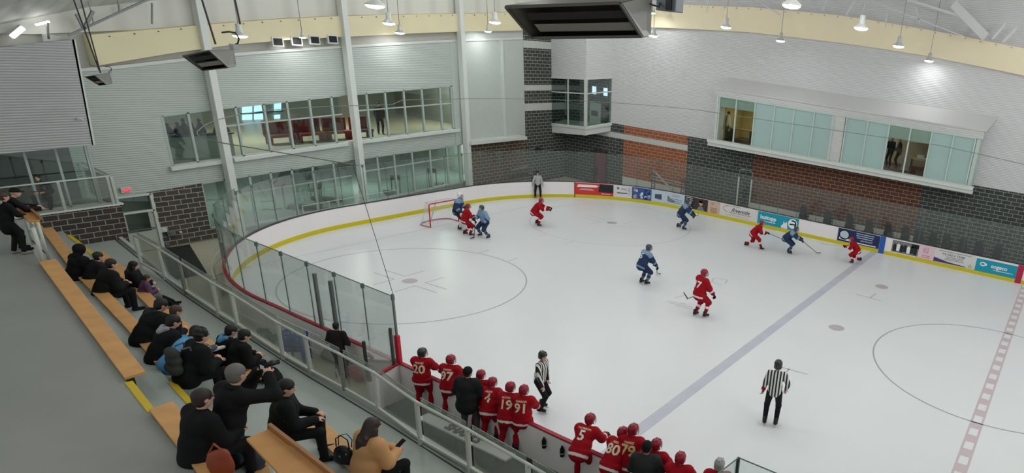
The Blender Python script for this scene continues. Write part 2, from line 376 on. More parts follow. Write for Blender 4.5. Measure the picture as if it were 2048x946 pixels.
# rooms behind the end windows
rf = mat('lobby_floor', (176, 170, 146), .35); rw = mat('lobby_wall', (138, 142, 134), .8)
mb = MB(); mb.box((-9, 11, 3.2), (13.6, 24, .16)); struct(mb.build('floor_lobby', rf), 'beige floor of the upper lobby')
mb = MB(); mb.box((-9, 11, -.01), (13.6, 24, .05)); struct(mb.build('floor_gym', mat('gym_floor', (132, 142, 134), .35)), 'grey floor of the lower room')
mb = MB(); mb.box((-13, 11, 3.7), (.2, 24, 7.8)); struct(mb.build('wall_lobby', rw), 'lobby back wall')
mb = MB(); mb.box((-7.6, -.9, 3.7), (11, .2, 7.8)); mb.box((-7.6, 23, 3.7), (11, .2, 7.8)); struct(mb.build('wall_lobby_side', rw), 'lobby side walls')
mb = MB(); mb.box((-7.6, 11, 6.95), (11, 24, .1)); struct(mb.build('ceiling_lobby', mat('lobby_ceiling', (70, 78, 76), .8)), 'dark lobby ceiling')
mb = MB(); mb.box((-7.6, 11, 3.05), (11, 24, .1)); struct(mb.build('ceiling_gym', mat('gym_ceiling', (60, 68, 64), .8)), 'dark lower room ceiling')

# ---- far wall (y = YF)
YF = 28.0
sid_f = rib_mat('siding_far', (212, 212, 214), .085, .35, rib_shade=.10)
dk_f = block_mat('block_dark_far', (58, 64, 64), (70, 74, 72), (150, 152, 146), 1, .5, .215); rd_f = block_mat('block_orange_far', (156, 92, 66), (142, 84, 62), (182, 162, 136), 1, .5, .215)
bn_f = block_mat('block_brown_far', (104, 64, 50), (92, 60, 50), (160, 146, 126), 1, .5, .215)
def far_piece(name, x0, x1, z0, z1, m, label, out=0, thick=.25, y=YF):
    mb = MB(); mb.box(((x0+x1)/2, y+thick/2-out/2, (z0+z1)/2), (x1-x0, thick+out, z1-z0)); return struct(mb.build(name, m), label)
ZB = 4.4
for a, b, c, d in ((-2, 10.85, ZB, 14), (26.65, 40, ZB, 14), (10.85, 26.65, 7.45, 14)): far_piece('wall_far', a, b, c, d, sid_f, 'white ribbed far wall')
far_piece('wall_far', -2, 3.15, 0, ZB, dk_f, 'dark block wall under the corner bay')
far_piece('wall_far', 3.15, 8.25, 3.81, ZB, rd_f, 'orange block panel over the pale band')
far_piece('wall_far', -2, 8.3, 3.45, 3.81, lb, 'pale band in the far wall', out=.02)
far_piece('wall_far', 3.15, 8.3, .9, 3.45, rd_f, 'orange block panel under the pale band')
far_piece('wall_far', 8.3, 13.15, 0, ZB, dk_f, 'dark block wall left of the office windows')
far_piece('wall_far', 13.15, 24.08, .9, ZB, bn_f, 'brown block wall under the office windows')
far_piece('wall_far', 24.08, 40, 0, ZB, dk_f, 'dark block wall right of the office windows')
far_piece('wall_far', 3.15, 8.3, 0, .9, lb, 'pale concrete base'); far_piece('wall_far', 13.15, 24.08, 0, .9, lb, 'pale concrete base right')
def xz_strip(name, x0, x1, f0, f1, m, out, thick, label, n=16):
    mb = MB(); X = np.linspace(x0, x1, n); vs = []; fs = []
    for yy in (YF-out, YF-out+thick):
        for xv in X: vs += [(xv, yy, f0(xv)), (xv, yy, f1(xv))]
    k = 2*n
    for i in range(n-1):
        a = 2*i; fs += [(a, a+1, a+3, a+2), (k+a, k+a+2, k+a+3, k+a+1), (a, a+2, k+a+2, k+a), (a+1, k+a+1, k+a+3, a+3)]
    fs += [(0, k, k+1, 1), (k-2, k-1, 2*k-1, 2*k-2)]
    mb.add(vs, fs); return struct(mb.build(name, m), label)
f_cb = ys([(-2, 10.2), (5, 10.75), (12, 11.05), (18.4, 10.98), (22.8, 10.8), (28, 10.35), (40, 9.2)])
f_ct = ys([(-2, 11.4), (5, 12.1), (12, 12.4), (18.2, 12.39), (22.5, 12.1), (28, 11.6), (40, 10.4)])
xz_strip('trim_26', -1.7, 40, f_cb, f_ct, mat('cream_far', (238, 226, 194), .6, noise=.02, nscale=.7), .3, .3, 'cream fascia band along the far wall')
mb = MB()
for xv in np.arange(0, 38, .8): mb.box((xv, YF-.34, f_ct(xv)-.08), (.035, .04, .035))
struct(mb.build('trim_27', dark), 'bolts along the far fascia')
# ceiling deck, one folded sheet
mb = MB(); gx = [-2.3, 3, 8, 14, 20, 30, 42]; gy = [-16, -3, 2, 5, 12, 20, 28.3]; vs = []
for xv in gx:
    t = min(1, max(0, (xv+2)/12)); 
    for yv in gy:
        ze = float(np.interp(yv, [-3, -.4, 1.9, 4.9, 14, 28], [7.6, 8.33, 9.06, 9.66, 12, 14])); vs.append((xv, yv, ze*(1-t)+14.2*t))
n = len(gy); fs = [(i*n+j, i*n+j+1, (i+1)*n+j+1, (i+1)*n+j) for i in range(len(gx)-1) for j in range(n-1)]
k = len(vs); vs += [(x, y, z+.1) for x, y, z in vs]; fs += [tuple(q+k for q in f[::-1]) for f in fs]
mb.add(vs, fs); struct(mb.build('ceiling', rib_mat('deck', (205, 206, 200), .6, .3, rib_shade=.05, axis=1)), 'pale metal ceiling deck')

#==BOARDS==
_pp = np.array(PATH); _sl = np.r_[0, np.cumsum(np.linalg.norm(np.diff(_pp, axis=0), axis=1))]; PLEN = _sl[-1]
def pt_s(s, inward=0.0):
    i = int(np.clip(np.searchsorted(_sl, s)-1, 0, len(_sl)-2)); t = (s-_sl[i])/(_sl[i+1]-_sl[i])
    p = _pp[i]*(1-t)+_pp[i+1]*t
    a, b = _pp[max(i-1, 0)], _pp[min(i+2, len(_pp)-1)]; d = (b-a)/np.linalg.norm(b-a); n = np.array([d[1], -d[0]])*OUT
    return p-n*inward
_cand = np.linspace(0, PLEN*.62, 2400); _cpx = np.array([px((*pt_s(s), .6))[0] for s in _cand])
def s_of(x, lo=0, hi=None):          # arc length of the far boards at picture column x
    ok = _cand < 34-RAD+RAD*1.45+3
    return float(_cand[ok][np.argmin(abs(_cpx[ok]-x))])
S_NEAR = 34-RAD+RAD*math.pi/2+(YW-2*RAD)+RAD*math.pi/2     # where the near straight begins
boards = empty('dasher_boards', (12, YC, 0), label='white dasher boards with glass curving all around the ice', cat='rink boards')
def place(o, root):                  # parts are drawn in world coordinates: shift them under their root
    o.data.transform(Matrix.Translation(-Vector(root.location))); o.parent = root; return o
far_n = len(PATH)-26
place((lambda mb: (strip(mb, off(0), off(.1), .0, H-.03), mb)[1].build('board_panel', white))(MB()), boards)
place((lambda mb: (strip(mb, off(-.015), off(.0), .0, .2), mb)[1].build('kick_plate', yellow))(MB()), boards)
i0 = 26+29+6
place((lambda mb: (strip(mb, off(-.01, 0, i0+18), off(.09, 0, i0+18), H-.03, H+.01), mb)[1].build('cap_rail', capdark))(MB()), boards)['label'] = 'thin dark cap of the far boards'
place((lambda mb: (strip(mb, off(-.01, i0+17), off(.10, i0+17), H-.05, H+.01), mb)[1].build('cap_rail', red))(MB()), boards)['label'] = 'red cap rail of the near boards'
rk_glass = glass_mat('rink_glass', (.95, .98, .968), .015, haze=.035, hazecol=(.55, .6, .58))  # diffuse haze paints the pale reflection of the ice onto the panes
edge_m = mat('glass_edge', (96, 112, 108), .3); clipm = mat('clip_grey', (170, 172, 168), .4, .3)
# glass panels with their posts
S_GEND = S_NEAR + (15.75-RAD)
def glass_run(s0, s1, w, zt):
    n = round((s1-s0)/w)
    for k in range(n):
        a, b = s0+(s1-s0)*k/n, s0+(s1-s0)*(k+1)/n
        m = 3; mb = MB(); ss = np.linspace(a+.015, b-.015, m+1)
        strip(mb, [pt_s(q, -.04) for q in ss], [pt_s(q, -.055) for q in ss], H+.01, zt)
        g = place(mb.build('glass_panel', rk_glass), boards)
        c = pt_s(b, -.05); mb = MB(); mb.box((c[0], c[1], (H+zt)/2), (.022, .022, zt-H)); mb.box((c[0], c[1], zt-.05), (.07, .07, .14))
        o = mb.build('glass_post', edge_m); o.data.transform(Matrix.Translation(-Vector(boards.location))); o.parent = boards
        mb = MB(); strip(mb, [pt_s(q, -.035) for q in ss], [pt_s(q, -.06) for q in ss], zt-.012, zt+.006); t = place(mb.build('glass_top_edge', edge_m), boards)
glass_run(.5, S_NEAR-RAD*.9, 1.25, 2.93)
glass_run(S_NEAR-RAD*.9, S_GEND, 1.35, 3.05)
# tall grey door posts in the near glass
for (bx, by), (tx, ty) in (((648, 652), (628, 535)), ((679, 668), (662, 543))):
    p = at(bx, by, H); mb = MB(); mb.box((p[0], p[1]-.06, H+.85), (.09, .09, 1.75)); place(mb.build('door_post', steel, bevel=.01), boards)
# end of the glass: red pad and return wall between gate area and players bench
pe = pt_s(S_GEND); mb = MB(); mb.box((pe[0], pe[1]-.05, H+.42), (.13, .13, .85)); place(mb.build('corner_pad', mat('pad_red', (196, 18, 50), .5), bevel=.03), boards)['label'] = 'red pad at the end of the glass'
mb = MB(); mb.box((pe[0], pe[1]-.05, H+1.45), (.05, .05, 1.25)); place(mb.build('end_post', steel), boards)
div = empty('bench_divider', (pe[0], pe[1]-.1, 0), label='white wall with a red cap at the left end of the players bench', cat='partition')
q = [Vector((pe[0], pe[1]-.12, 0)), Vector((pe[0]+.25, pe[1]-1.25, 0))]
mb = MB(); mb.bar(q[0]+Vector((0, 0, .5)), q[1]+Vector((0, 0, .5)), .09, 1.0); place(mb.build('panel', white), div)
mb = MB(); mb.bar(q[0]+Vector((0, 0, 1.03)), q[1]+Vector((0, 0, 1.03)), .14, .05); place(mb.build('cap', red), div)
mb = MB(); mb.bar(q[0]+Vector((0, 0, 1.6)), q[1]+Vector((0, 0, 1.6)), .015, 1.05); place(mb.build('glass_panel', rk_glass), div)
for t in (.12, .97):
    c = q[0].lerp(q[1], t); mb = MB(); mb.box((c.x, c.y, 1.6), (.06, .06, 1.15)); place(mb.build('post', mat('post_dark', (60, 70, 68), .4, .4)), div)
# stripes on the boards
def board_patch(name, s0, s1, z0, z1, m, d=.012, parent=None, label=None, thick=.006):
    ss = np.linspace(s0, s1, max(3, int(abs(s1-s0)/.3)+2)); mb = MB()
    strip(mb, [pt_s(q, d+thick) for q in ss], [pt_s(q, d) for q in ss], z0, z1)
    o = place(mb.build(name, m), boards); 
    if parent: o.parent = parent
    if label: o['label'] = label
    return o
sb = s_of(1765); board_patch('line_stripe', sb-.16, sb+.16, 0, H-.04, mat('stripe_blue', (38, 92, 178), .5), .018, label='blue stripe at the blue line')
sc = s_of(2040); board_patch('line_stripe', sc-.16, sc+.16, 0, H-.04, mat('stripe_red', (178, 34, 70), .5), .018, label='red stripe at the centre line')
sg = s_of(1149); board_patch('line_stripe', sg-.03, sg+.03, 0, H-.04, red, .018, label='thin red stripe at the goal line')
def board_text(parent, body, s, z, size, m, **k):
    me = text_mesh(body, size, extrude=.001, **k); me.materials.clear(); me.materials.append(m)
    for v in me.vertices:
        p = pt_s(s-v.co.x, .022+v.co.z); zz_ = z+v.co.y
        v.co = (p[0]-boards.location.x, p[1]-boards.location.y, zz_)
    o = bpy.data.objects.new('lettering', me); COL.objects.link(o); o.parent = parent; return o
def board_shape(parent, name, s, z, pts, m):
    mb = MB(); vs = [(*pt_s(s-x, .024), z+y) for x, y in pts]; mb.add(vs, [tuple(range(len(vs)))])
    o = mb.build(name, m); o.data.transform(Matrix.Translation(-Vector(boards.location))); o.parent = parent; return o
def ell(rx, ry, a0=0, a1=2*math.pi, n=20): return [(rx*math.cos(a), ry*math.sin(a)) for a in np.linspace(a0, a1, n, endpoint=False)]
def ring_pts(rx, ry, w, a0, a1, n=18):
    o_ = [(rx*math.cos(a), ry*math.sin(a)) for a in np.linspace(a0, a1, n)]; i_ = [((rx-w)*math.cos(a), (ry-w)*math.sin(a)) for a in np.linspace(a1, a0, n)]
    return o_+i_
wh = mat('print_white', (236, 236, 236), .5); bk = mat('print_black', (30, 32, 34), .5); tl = mat('print_teal', (18, 150, 176), .5); nv = mat('print_navy', (28, 40, 88), .5)
pk = mat('print_pink', (222, 196, 206), .5); crm = mat('print_beige', (206, 180, 160), .5); rdp = mat('print_red', (206, 52, 48), .5); gy = mat('print_grey', (120, 126, 132), .5)
lb2 = mat('print_paleblue', (188, 204, 216), .5); mbl = mat('print_blue', (50, 84, 150), .5); skn = mat('print_skin', (200, 150, 130), .5); offw = mat('print_offwhite', (216, 214, 212), .5)
Z0, Z1 = .22, .98; ZM = .6
def ad(x0, x1, m, label, z0=Z0, z1=Z1): 
    a, b = s_of(x0), s_of(x1); o = board_patch('advertisement', b, a, z0, z1, m, label=label); return o, (a+b)/2, a-b
def bars(parent, s, z, w, rows, m, h=.03, gap=.07, seed=0, align=0):
    rr = random.Random(seed)
    for r in range(rows):
        ww = w*(.7+.3*rr.random()); x0 = -ww/2 if not align else -w/2
        board_shape(parent, 'text_line', s, z-r*gap, [(x0, -h/2), (x0+ww, -h/2), (x0+ww, h/2), (x0, h/2)], m)
a_, s_, w_ = ad(1150, 1227, rdp, 'red and black advertisement')
board_shape(a_, 'logo_plate', s_+w_*.18, .80, [(-w_*.27, -.08), (w_*.22, -.08), (w_*.29, 0), (w_*.22, .08), (-w_*.24, .08)], wh)
board_text(a_, 'PICKXO!', s_+w_*.19, .79, .16, rdp, bold=.004); bars(a_, s_+w_*.2, .6, w_*.4, 2, wh, .025, .06, 1)
board_shape(a_, 'black_block', s_-w_*.3, .66, [(-w_*.2, -.22), (w_*.2, -.22), (w_*.2, .3), (-w_*.16, .3)], bk); bars(a_, s_-w_*.3, .86, w_*.28, 4, gy, .03, .11, 2); bars(a_, s_-w_*.3, .34, w_*.25, 1, wh, .03)
a_, s_, w_ = ad(1228, 1264, offw, 'white advertisement with small blue logos')
board_shape(a_, 'maple_mark', s_+w_*.28, .8, [(0, -.09), (.07, -.02), (.1, .05), (.04, .04), (0, .1), (-.04, .04), (-.1, .05), (-.07, -.02)], mbl); bars(a_, s_-w_*.05, .8, w_*.4, 2, gy, .03, .07, 3); bars(a_, s_+w_*.05, .5, w_*.6, 1, nv, .06); bars(a_, s_-w_*.35, .84, w_*.18, 5, gy, .03, .1, 4)
a_, s_, w_ = ad(1264, 1303, mbl, 'team photo advertisement in blue and white')
rr = random.Random(4)
for k in range(16):
    x, y = (rr.random()-.5)*w_*.8, (rr.random()-.5)*.55
    board_shape(a_, 'figure_patch', s_+x, ZM+y, [(a*(1+rr.random()*.3), b*(1+.3*rr.random())) for a, b in ell(.08, .09, n=7)], (wh, lb2, skn, nv)[k % 4])
a_, s_, w_ = ad(1303, 1369, lb2, 'pale blue advertisement with a truck')
board_shape(a_, 'truck_body', s_+w_*.22, .6, [(-w_*.18, -.16), (w_*.02, -.2), (w_*.02, .17), (-w_*.18, .12)], mat('print_slate', (70, 80, 100), .5)); board_shape(a_, 'truck_cab', s_+w_*.02, .54, [(-.02, -.15), (w_*.2, -.2), (w_*.22, -.05), (w_*.08, .06), (w_*.04, .2), (-.02, .2)], gy)
board_text(a_, 'Sandhill', s_-w_*.22, .82, .17, gy, shear=.3); bars(a_, s_-w_*.25, .6, w_*.4, 3, gy, .03, .12, 5)
a_, s_, w_ = ad(1369, 1388, bk, 'black advertisement with lines of print'); bars(a_, s_, .9, w_*.8, 6, wh, .035, .12, 6, 1)
a_, s_, w_ = ad(1388, 1416, mat('print_charcoal', (62, 50, 52), .5), 'dark portrait advertisement')
board_shape(a_, 'face', s_, .68, ell(.13, .16), skn); board_shape(a_, 'shirt', s_, .36, [(-.3, -.14), (.3, -.14), (.12, .12), (-.12, .12)], gy); board_shape(a_, 'hair', s_, .8, ell(.17, .1), bk)
a_, s_, w_ = ad(1416, 1440, crm, 'beige advertisement with small print'); board_shape(a_, 'round_mark', s_+.1, .82, ring_pts(.08, .08, .02, 0, 6.28), bk); bars(a_, s_, .55, w_*.7, 4, mat('print_brown', (150, 84, 66), .5), .035, .09, 7)
a_, s_, w_ = ad(1441, 1515, offw, 'white Riverside advertisement')
board_text(a_, 'Riverside', s_-.1, .68, .34, bk, shear=.45, bold=.004); board_shape(a_, 'red_swoosh', s_+w_*.3, .72, ring_pts(.3, .2, .03, 1.4, 4.6), rdp); board_shape(a_, 'swoosh', s_+w_*.1, .84, ring_pts(.45, .1, .02, .5, 3.0), bk)
bars(a_, s_-.1, .5, w_*.6, 1, gy, .03); bars(a_, s_, .38, w_*.7, 2, crm, .025, .06, 8)
a_, s_, w_ = ad(1516, 1597, tl, 'teal advertisement with white lettering')
board_text(a_, 'huttupp', s_+w_*.24, .66, .34, wh, bold=.012); bars(a_, s_+w_*.22, .42, w_*.36, 1, wh, .04)
board_shape(a_, 'cat_shape', s_-w_*.18, .44, [(-.22, -.2), (.18, -.2), (.14, .1), (.1, .26), (.04, .14), (-.04, .14), (-.1, .26), (-.12, .06), (-.26, -.08)], wh)
board_shape(a_, 'round_logo', s_-w_*.36, .62, ell(.3, .3), wh); board_shape(a_, 'teal_band', s_-w_*.37, .62, ring_pts(.22, .22, .08, -1, 2.2), tl); board_shape(a_, 'teal_band', s_-w_*.37, .58, [(-.24, -.05), (.2, -.02), (.2, .05), (-.2, .03)], tl)
a_, s_, w_ = ad(1676, 1759, nv, 'navy advertisement with a round logo')
board_shape(a_, 'round_logo', s_+w_*.34, .64, ell(.33, .3), lb2); board_shape(a_, 'logo_ring', s_+w_*.34, .64, ring_pts(.33, .3, .06, 0, 6.28), nv); board_text(a_, 'King', s_+w_*.33, .66, .3, bk, bold=.01, shear=.2)
board_shape(a_, 'banner', s_+w_*.3, .42, [(-.4, -.08), (.35, -.12), (.42, .03), (0, -.01), (-.38, .06)], wh)
bars(a_, s_-w_*.15, .86, w_*.5, 3, lb2, .045, .12, 9); board_text(a_, '343-778-0777', s_-w_*.2, .47, .13, wh); bars(a_, s_-w_*.12, .3, w_*.66, 1, wh, .06)
a_, s_, w_ = ad(1784, 1837, mat('print_bw', (120, 120, 122), .5), 'black and white group photo advertisement', .26, .94)
for k in range(7):
    x = (k-3)*w_*.13; board_shape(a_, 'figure_patch', s_-x, .56+.04*(k % 2), [(-.09, -.24), (.09, -.24), (.1, .1), (.0, .2), (-.1, .1)], (bk, wh, bk)[k % 3])
board_shape(a_, 'dark_corner', s_-w_*.36, .8, [(-.22, -.1), (.22, -.1), (.22, .12), (-.22, .12)], bk); bars(a_, s_-w_*.36, .82, .3, 2, wh, .03, .07)
a_, s_, w_ = ad(1837, 1869, pk, 'pink advertisement with a monogram in a square'); board_shape(a_, 'square', s_+.05, .72, ring_pts(.2, .2, .025, .785, 6.283+.785, 5), mat('print_rose', (190, 90, 110), .5)); board_text(a_, 'CL', s_+.05, .72, .2, mat('print_rose', (1, 1, 1))); bars(a_, s_, .42, w_*.6, 2, rdp, .025, .1, 10)
a_, s_, w_ = ad(1869, 1950, offw, 'white advertisement with a purple wave'); board_text(a_, 'WE ARE A TEAM', s_+.1, .74, .17, gy, bold=.004); bars(a_, s_, .9, w_*.85, 1, gy, .03); bars(a_, s_, .62, w_*.5, 3, gy, .03, .08, 11)
board_shape(a_, 'wave', s_+w_*.1, .3, [(-w_*.4, -.06), (w_*.38, -.06), (w_*.42, -.02), (w_*.2, .0), (-.1, .04), (-w_*.4, .18)], mat('print_purple', (70, 52, 120), .5)); board_text(a_, '\u2606', s_-w_*.4, .34, .28, gy)
a_, s_, w_ = ad(1952, 2034, tl, 'teal advertisement with a white C logo', .2, .9)
board_text(a_, 'cogeco', s_-w_*.07, .62, .3, wh, bold=.008); board_shape(a_, 'logo_c', s_+w_*.33, .64, ring_pts(.16, .12, .06, .5, 5.8), wh); board_shape(a_, 'logo_dot', s_+w_*.26, .64, ell(.07, .07), wh); bars(a_, s_-w_*.18, .42, w_*.5, 1, wh, .03)
# netting pipe above the glass, its end rope
net = empty('netting_rail', (12, YC, 6), label='thin pipe for the safety netting curving above the rink glass', cat='rail')
P3 = []
for k, s in enumerate(np.linspace(0, S_NEAR+5.3, 110)):
    p = pt_s(s, -.05); z = float(np.interp(p[0] if s > PLEN/2 else 40-p[0], [0, 4, 15, 20, 30, 40], [5.75, 5.7, 6.45, 6.4, 6.35, 5.95])); P3.append((p[0], p[1], z))
mb = MB(); mb.tube([tuple(np.array(q)-(12, YC, 6)) for q in P3 if q[0] < 33], .016, 6); mb.build('pipe', mat('pipe_grey', (120, 126, 122), .5), net, smooth=True)
mb = MB(); e_ = np.array(P3[-1]); mb.tube([e_-(12, YC, 6), np.array((pe[0], pe[1], 2.95))-(12, YC, 6)], .008, 5); mb.build('end_rope', dark, net)
cr = empty('curved_rail', (2, 3, 0), label='thin white double rail running outside the near left corner of the boards', cat='rail')
ss_ = np.linspace(S_NEAR-9.5, S_NEAR+3.2, 40)
mb = MB()
for z in (.98, .55): mb.tube([(*pt_s(q, -.42-.12*(z < .7)), z) for q in ss_], .02, 6)
for q in ss_[::6]: mb.tube([(*pt_s(q, -.42), 0), (*pt_s(q, -.42), .98)], .02, 6)
place(mb.build('rail_pipe', mat('pipe_white', (190, 194, 184), .5), smooth=True), cr)
# ------------------------------------------------------------------ corner bay window
bay = empty('bay_window', (0, 27.5, 3.5), label='white clad bay window hanging in the corner of the hall', cat='bay window')
A0, B0, C0 = (-2.0, 26.63), (1.14, 26.41), (2.08, 28.05); BK = (-2.0, 28.05)
def ringz(zA, zB, zC, g=0):
    cx, cy = -.3, 27.8; o = []
    for (x, y), z in ((A0, zA), (B0, zB), (C0, zC), (BK, (zA+zC)/2)):
        o.append((x+(x-cx)*g*(x > -1.9), y+(y-cy)*g*(y < 27.9), z))
    return o
def bayp(name, zb, zt, m, g=0): mb = MB(); mb.hexa(ringz(*zb, g), ringz(*zt, g)); return place(mb.build(name, m), bay)
ztop = px; 
bayp('sill_box', (3.26, 3.52, 3.86), (3.75, 3.95, 4.3), mat('clad_white', (205, 207, 205), .5))
bayp('sill_ledge', (3.72, 3.92, 4.26), (3.86, 4.06, 4.4), offwhite, .04)
zq = (6.92, float(at(1166, 157, 26.41, 1)[2]), 7.37)
bayp('upper_box', zq, (10.0, 10.3, 10.7), rib_mat('siding_bay', (206, 208, 208), .1, .3, rib_shade=.06))
for p, q, nm in ((A0, B0, 3), (B0, C0, 2)):
    z0 = (3.86, 4.06) if p is A0 else (4.06, 4.4); z1 = (zq[0], zq[1]) if p is A0 else (zq[1], zq[2])
    mb = MB(); mb.poly([(*p, z0[0]), (*q, z0[1]), (*q, z1[1]), (*p, z1[0])], (-.01, .015, 0)); place(mb.build('glass_pane', win_glass), bay)
    mb = MB()
    for t in np.linspace(0, 1, nm):
        x, y = p[0]+(q[0]-p[0])*t, p[1]+(q[1]-p[1])*t; za, zb = z0[0]+(z0[1]-z0[0])*t, z1[0]+(z1[1]-z1[0])*t; w = .28 if (x, y) == B0 else .07
        mb.bar((x, y, za), (x, y, zb), w*.6 if w > .1 else w, w*.6 if w > .1 else w)
    t = .7; mb.bar((*p, z0[0]*(1-t)+z1[0]*t), (*q, z0[1]*(1-t)+z1[1]*t), .07, .07)
    for tt in (0, 1): mb.bar((*p, z0[0]*(1-tt)+z1[0]*tt), (*q, z0[1]*(1-tt)+z1[1]*tt), .09, .1)
    place(mb.build('window_frame', offwhite), bay)
mb = MB(); mb.box((.1, 27.9, 5.6), (3.6, .1, 3.2)); place(mb.build('back_wall', block_mat('block_bay', (84, 88, 86), (70, 74, 74), (150, 152, 146), 1)), bay)
mb = MB(); mb.box((.9, 27.75, 4.8), (.9, .12, 1.6)); place(mb.build('white_machine', offwhite, bevel=.03), bay)
mb = MB(); mb.box((.9, 27.68, 4.9), (.55, .03, .35)); place(mb.build('machine_panel', dark), bay)
for x in (.75, 1.7):
    mb = MB(); mb.box((x, 27.8, 6.4), (.3, .05, .5)); place(mb.build('lit_pane', mat('daylight_pane', (210, 226, 255), .5, emit=1.6)), bay)
# ------------------------------------------------------------------ office box on the far wall
ob = empty('office_bay', (18.7, 27.5, 4.3), label='long white office box with frosted windows on the far wall', cat='bay window')
clad = rib_mat('siding_box', (206, 206, 204), .085, .35, rib_shade=.10)
zr = lambda x, a, b: a+(b-a)*(x-10.8)/16
def quad_box(name, x0, x1, za, zb, m, y0=27.0, y1=28.02):   # za, zb: (left, right) heights of bottom and top
    mb = MB(); b = [(x0, y0, za[0]), (x1, y0, za[1]), (x1, y1, za[1]), (x0, y1, za[0])]; t = [(x0, y0, zb[0]), (x1, y0, zb[1]), (x1, y1, zb[1]), (x0, y1, zb[0])]
    mb.hexa(b, t); return place(mb.build(name, m), ob)
xs = [10.7, 26.75]
quad_box('floor_slab', 10.75, 26.75, (4.3, 4.2), (4.5, 4.4), clad)
quad_box('sill', 10.45, 27.0, (4.24, 4.1), (4.52, 4.38), offwhite, 26.72, 27.02)
quad_box('sill_lip', 10.45, 27.0, (4.44, 4.3), (4.62, 4.48), offwhite, 26.62, 27.02)
quad_box('header', 10.7, 26.9, (7.26, 6.98), (7.66, 7.41), clad, 26.95, 28.02)
mb = MB(); mb.hexa([(10.6, 26.9, 7.64), (27.0, 26.9, 7.39), (27.0, 28.05, 7.39), (10.6, 28.05, 7.64)], [(10.6, 26.9, 7.70), (27.0, 26.9, 7.45), (27.3, 28.05, 8.15), (10.9, 28.05, 8.4)]); place(mb.build('roof', mat('roof_white', (200, 200, 200), .5)), ob)
quad_box('pier', 18.35, 19.15, (4.6, 4.5), (7.3, 7.3), clad, 26.98, 28.02)
quad_box('end_wall', 10.72, 10.85, (4.5, 4.5), (7.3, 7.3), offwhite, 27.0, 28.02); quad_box('end_wall', 26.6, 26.8, (4.4, 4.4), (7.1, 7.1), mat('frame_pale', (184, 200, 194), .5), 27.0, 28.02)
frost = mat('frosted_film', (172, 198, 194), .35, spec=.5)
def pxx(u, v): return float(at(u, v, 27.0, 1)[0])
g1 = [pxx(u, 200+(u-1438)*.17) for u in (1440, 1473.6, 1511, 1550, 1589, 1629, 1668)]
g2 = [pxx(u, 240+(u-1690)*.17) for u in (1694, 1736, 1779, 1821.5, 1864, 1907.5, 1950.6)]
zbf = lambda x: float(np.interp(x, [10.8, 26.8], [4.60, 4.46])); ztf = lambda x: float(np.interp(x, [10.8, 26.8], [7.27, 6.99]))
for gi, g in enumerate((g1, g2)):
    mb = MB()
    for x in g: mb.bar((x, 26.98, zbf(x)), (x, 26.98, ztf(x)), .09, .08)
    for f in (zbf, ztf): mb.bar((g[0], 26.98, f(g[0])), (g[-1], 26.98, f(g[-1])), .08, .1)
    fr = place(mb.build('window_frame', mat('frame_pale', (0, 0, 0))), ob)
    for k in range(6):
        clear = (gi == 0 and k < 2) or (gi == 1 and k in (2, 3)); a, b = g[k]+.03, g[k+1]-.03
        mb = MB(); mb.poly([(a, 27.0, zbf(a)), (b, 27.0, zbf(b)), (b, 27.0, ztf(b)), (a, 27.0, ztf(a))], (0, .015, 0))
        o = place(mb.build('window_pane', glass_mat('office_glass', (.9, .92, .88), .04) if clear else glass_mat('office_frost', (.5, .6, .6), .05, haze=.75, hazecol=lin((186, 212, 208)))), ob); o['label'] = 'clear pane' if clear else 'frosted pane'
        if clear:
            a, b = a+.01, b-.01; zt = ztf(a); zc = zt-.62-(.1 if gi else 0)
            mb = MB(); mb.poly([(a, 27.03, zc), (b, 27.03, zc), (b, 27.03, ztf(b)), (a, 27.03, zt)], (0, .02, 0)); place(mb.build('roller_blind', frost), ob)
yel_w = mat('office_wall', (176, 160, 96), .8); 
for (x0, x1, m) in ((10.9, 18.3, yel_w), (19.2, 26.6, mat('office_wall2', (170, 160, 136), .8))):
    mb = MB(); mb.box(((x0+x1)/2, 30.6, 5.9), (x1-x0, .1, 3.2)); place(mb.build('back_wall', m), ob)
    mb = MB(); mb.box(((x0+x1)/2, 29.0, 4.52), (x1-x0, 3.3, .06)); place(mb.build('room_floor', mat('office_floor', (84, 72, 60), .7)), ob)
    mb = MB(); mb.box(((x0+x1)/2, 29.0, 7.1), (x1-x0, 3.3, .06)); place(mb.build('room_ceiling', mat('office_ceiling', (170, 170, 160), .8)), ob)
    mb = MB(); mb.box((x0-.02, 29.3, 5.85), (.05, 2.6, 2.7)); mb.box((x1+.02, 29.3, 5.85), (.05, 2.6, 2.7)); place(mb.build('side_wall', m), ob)
    l = disk_light('office_lamp', ((x0+x1)/2-2, 28.8, 6.95), 34, .6, (1, .93, .75))

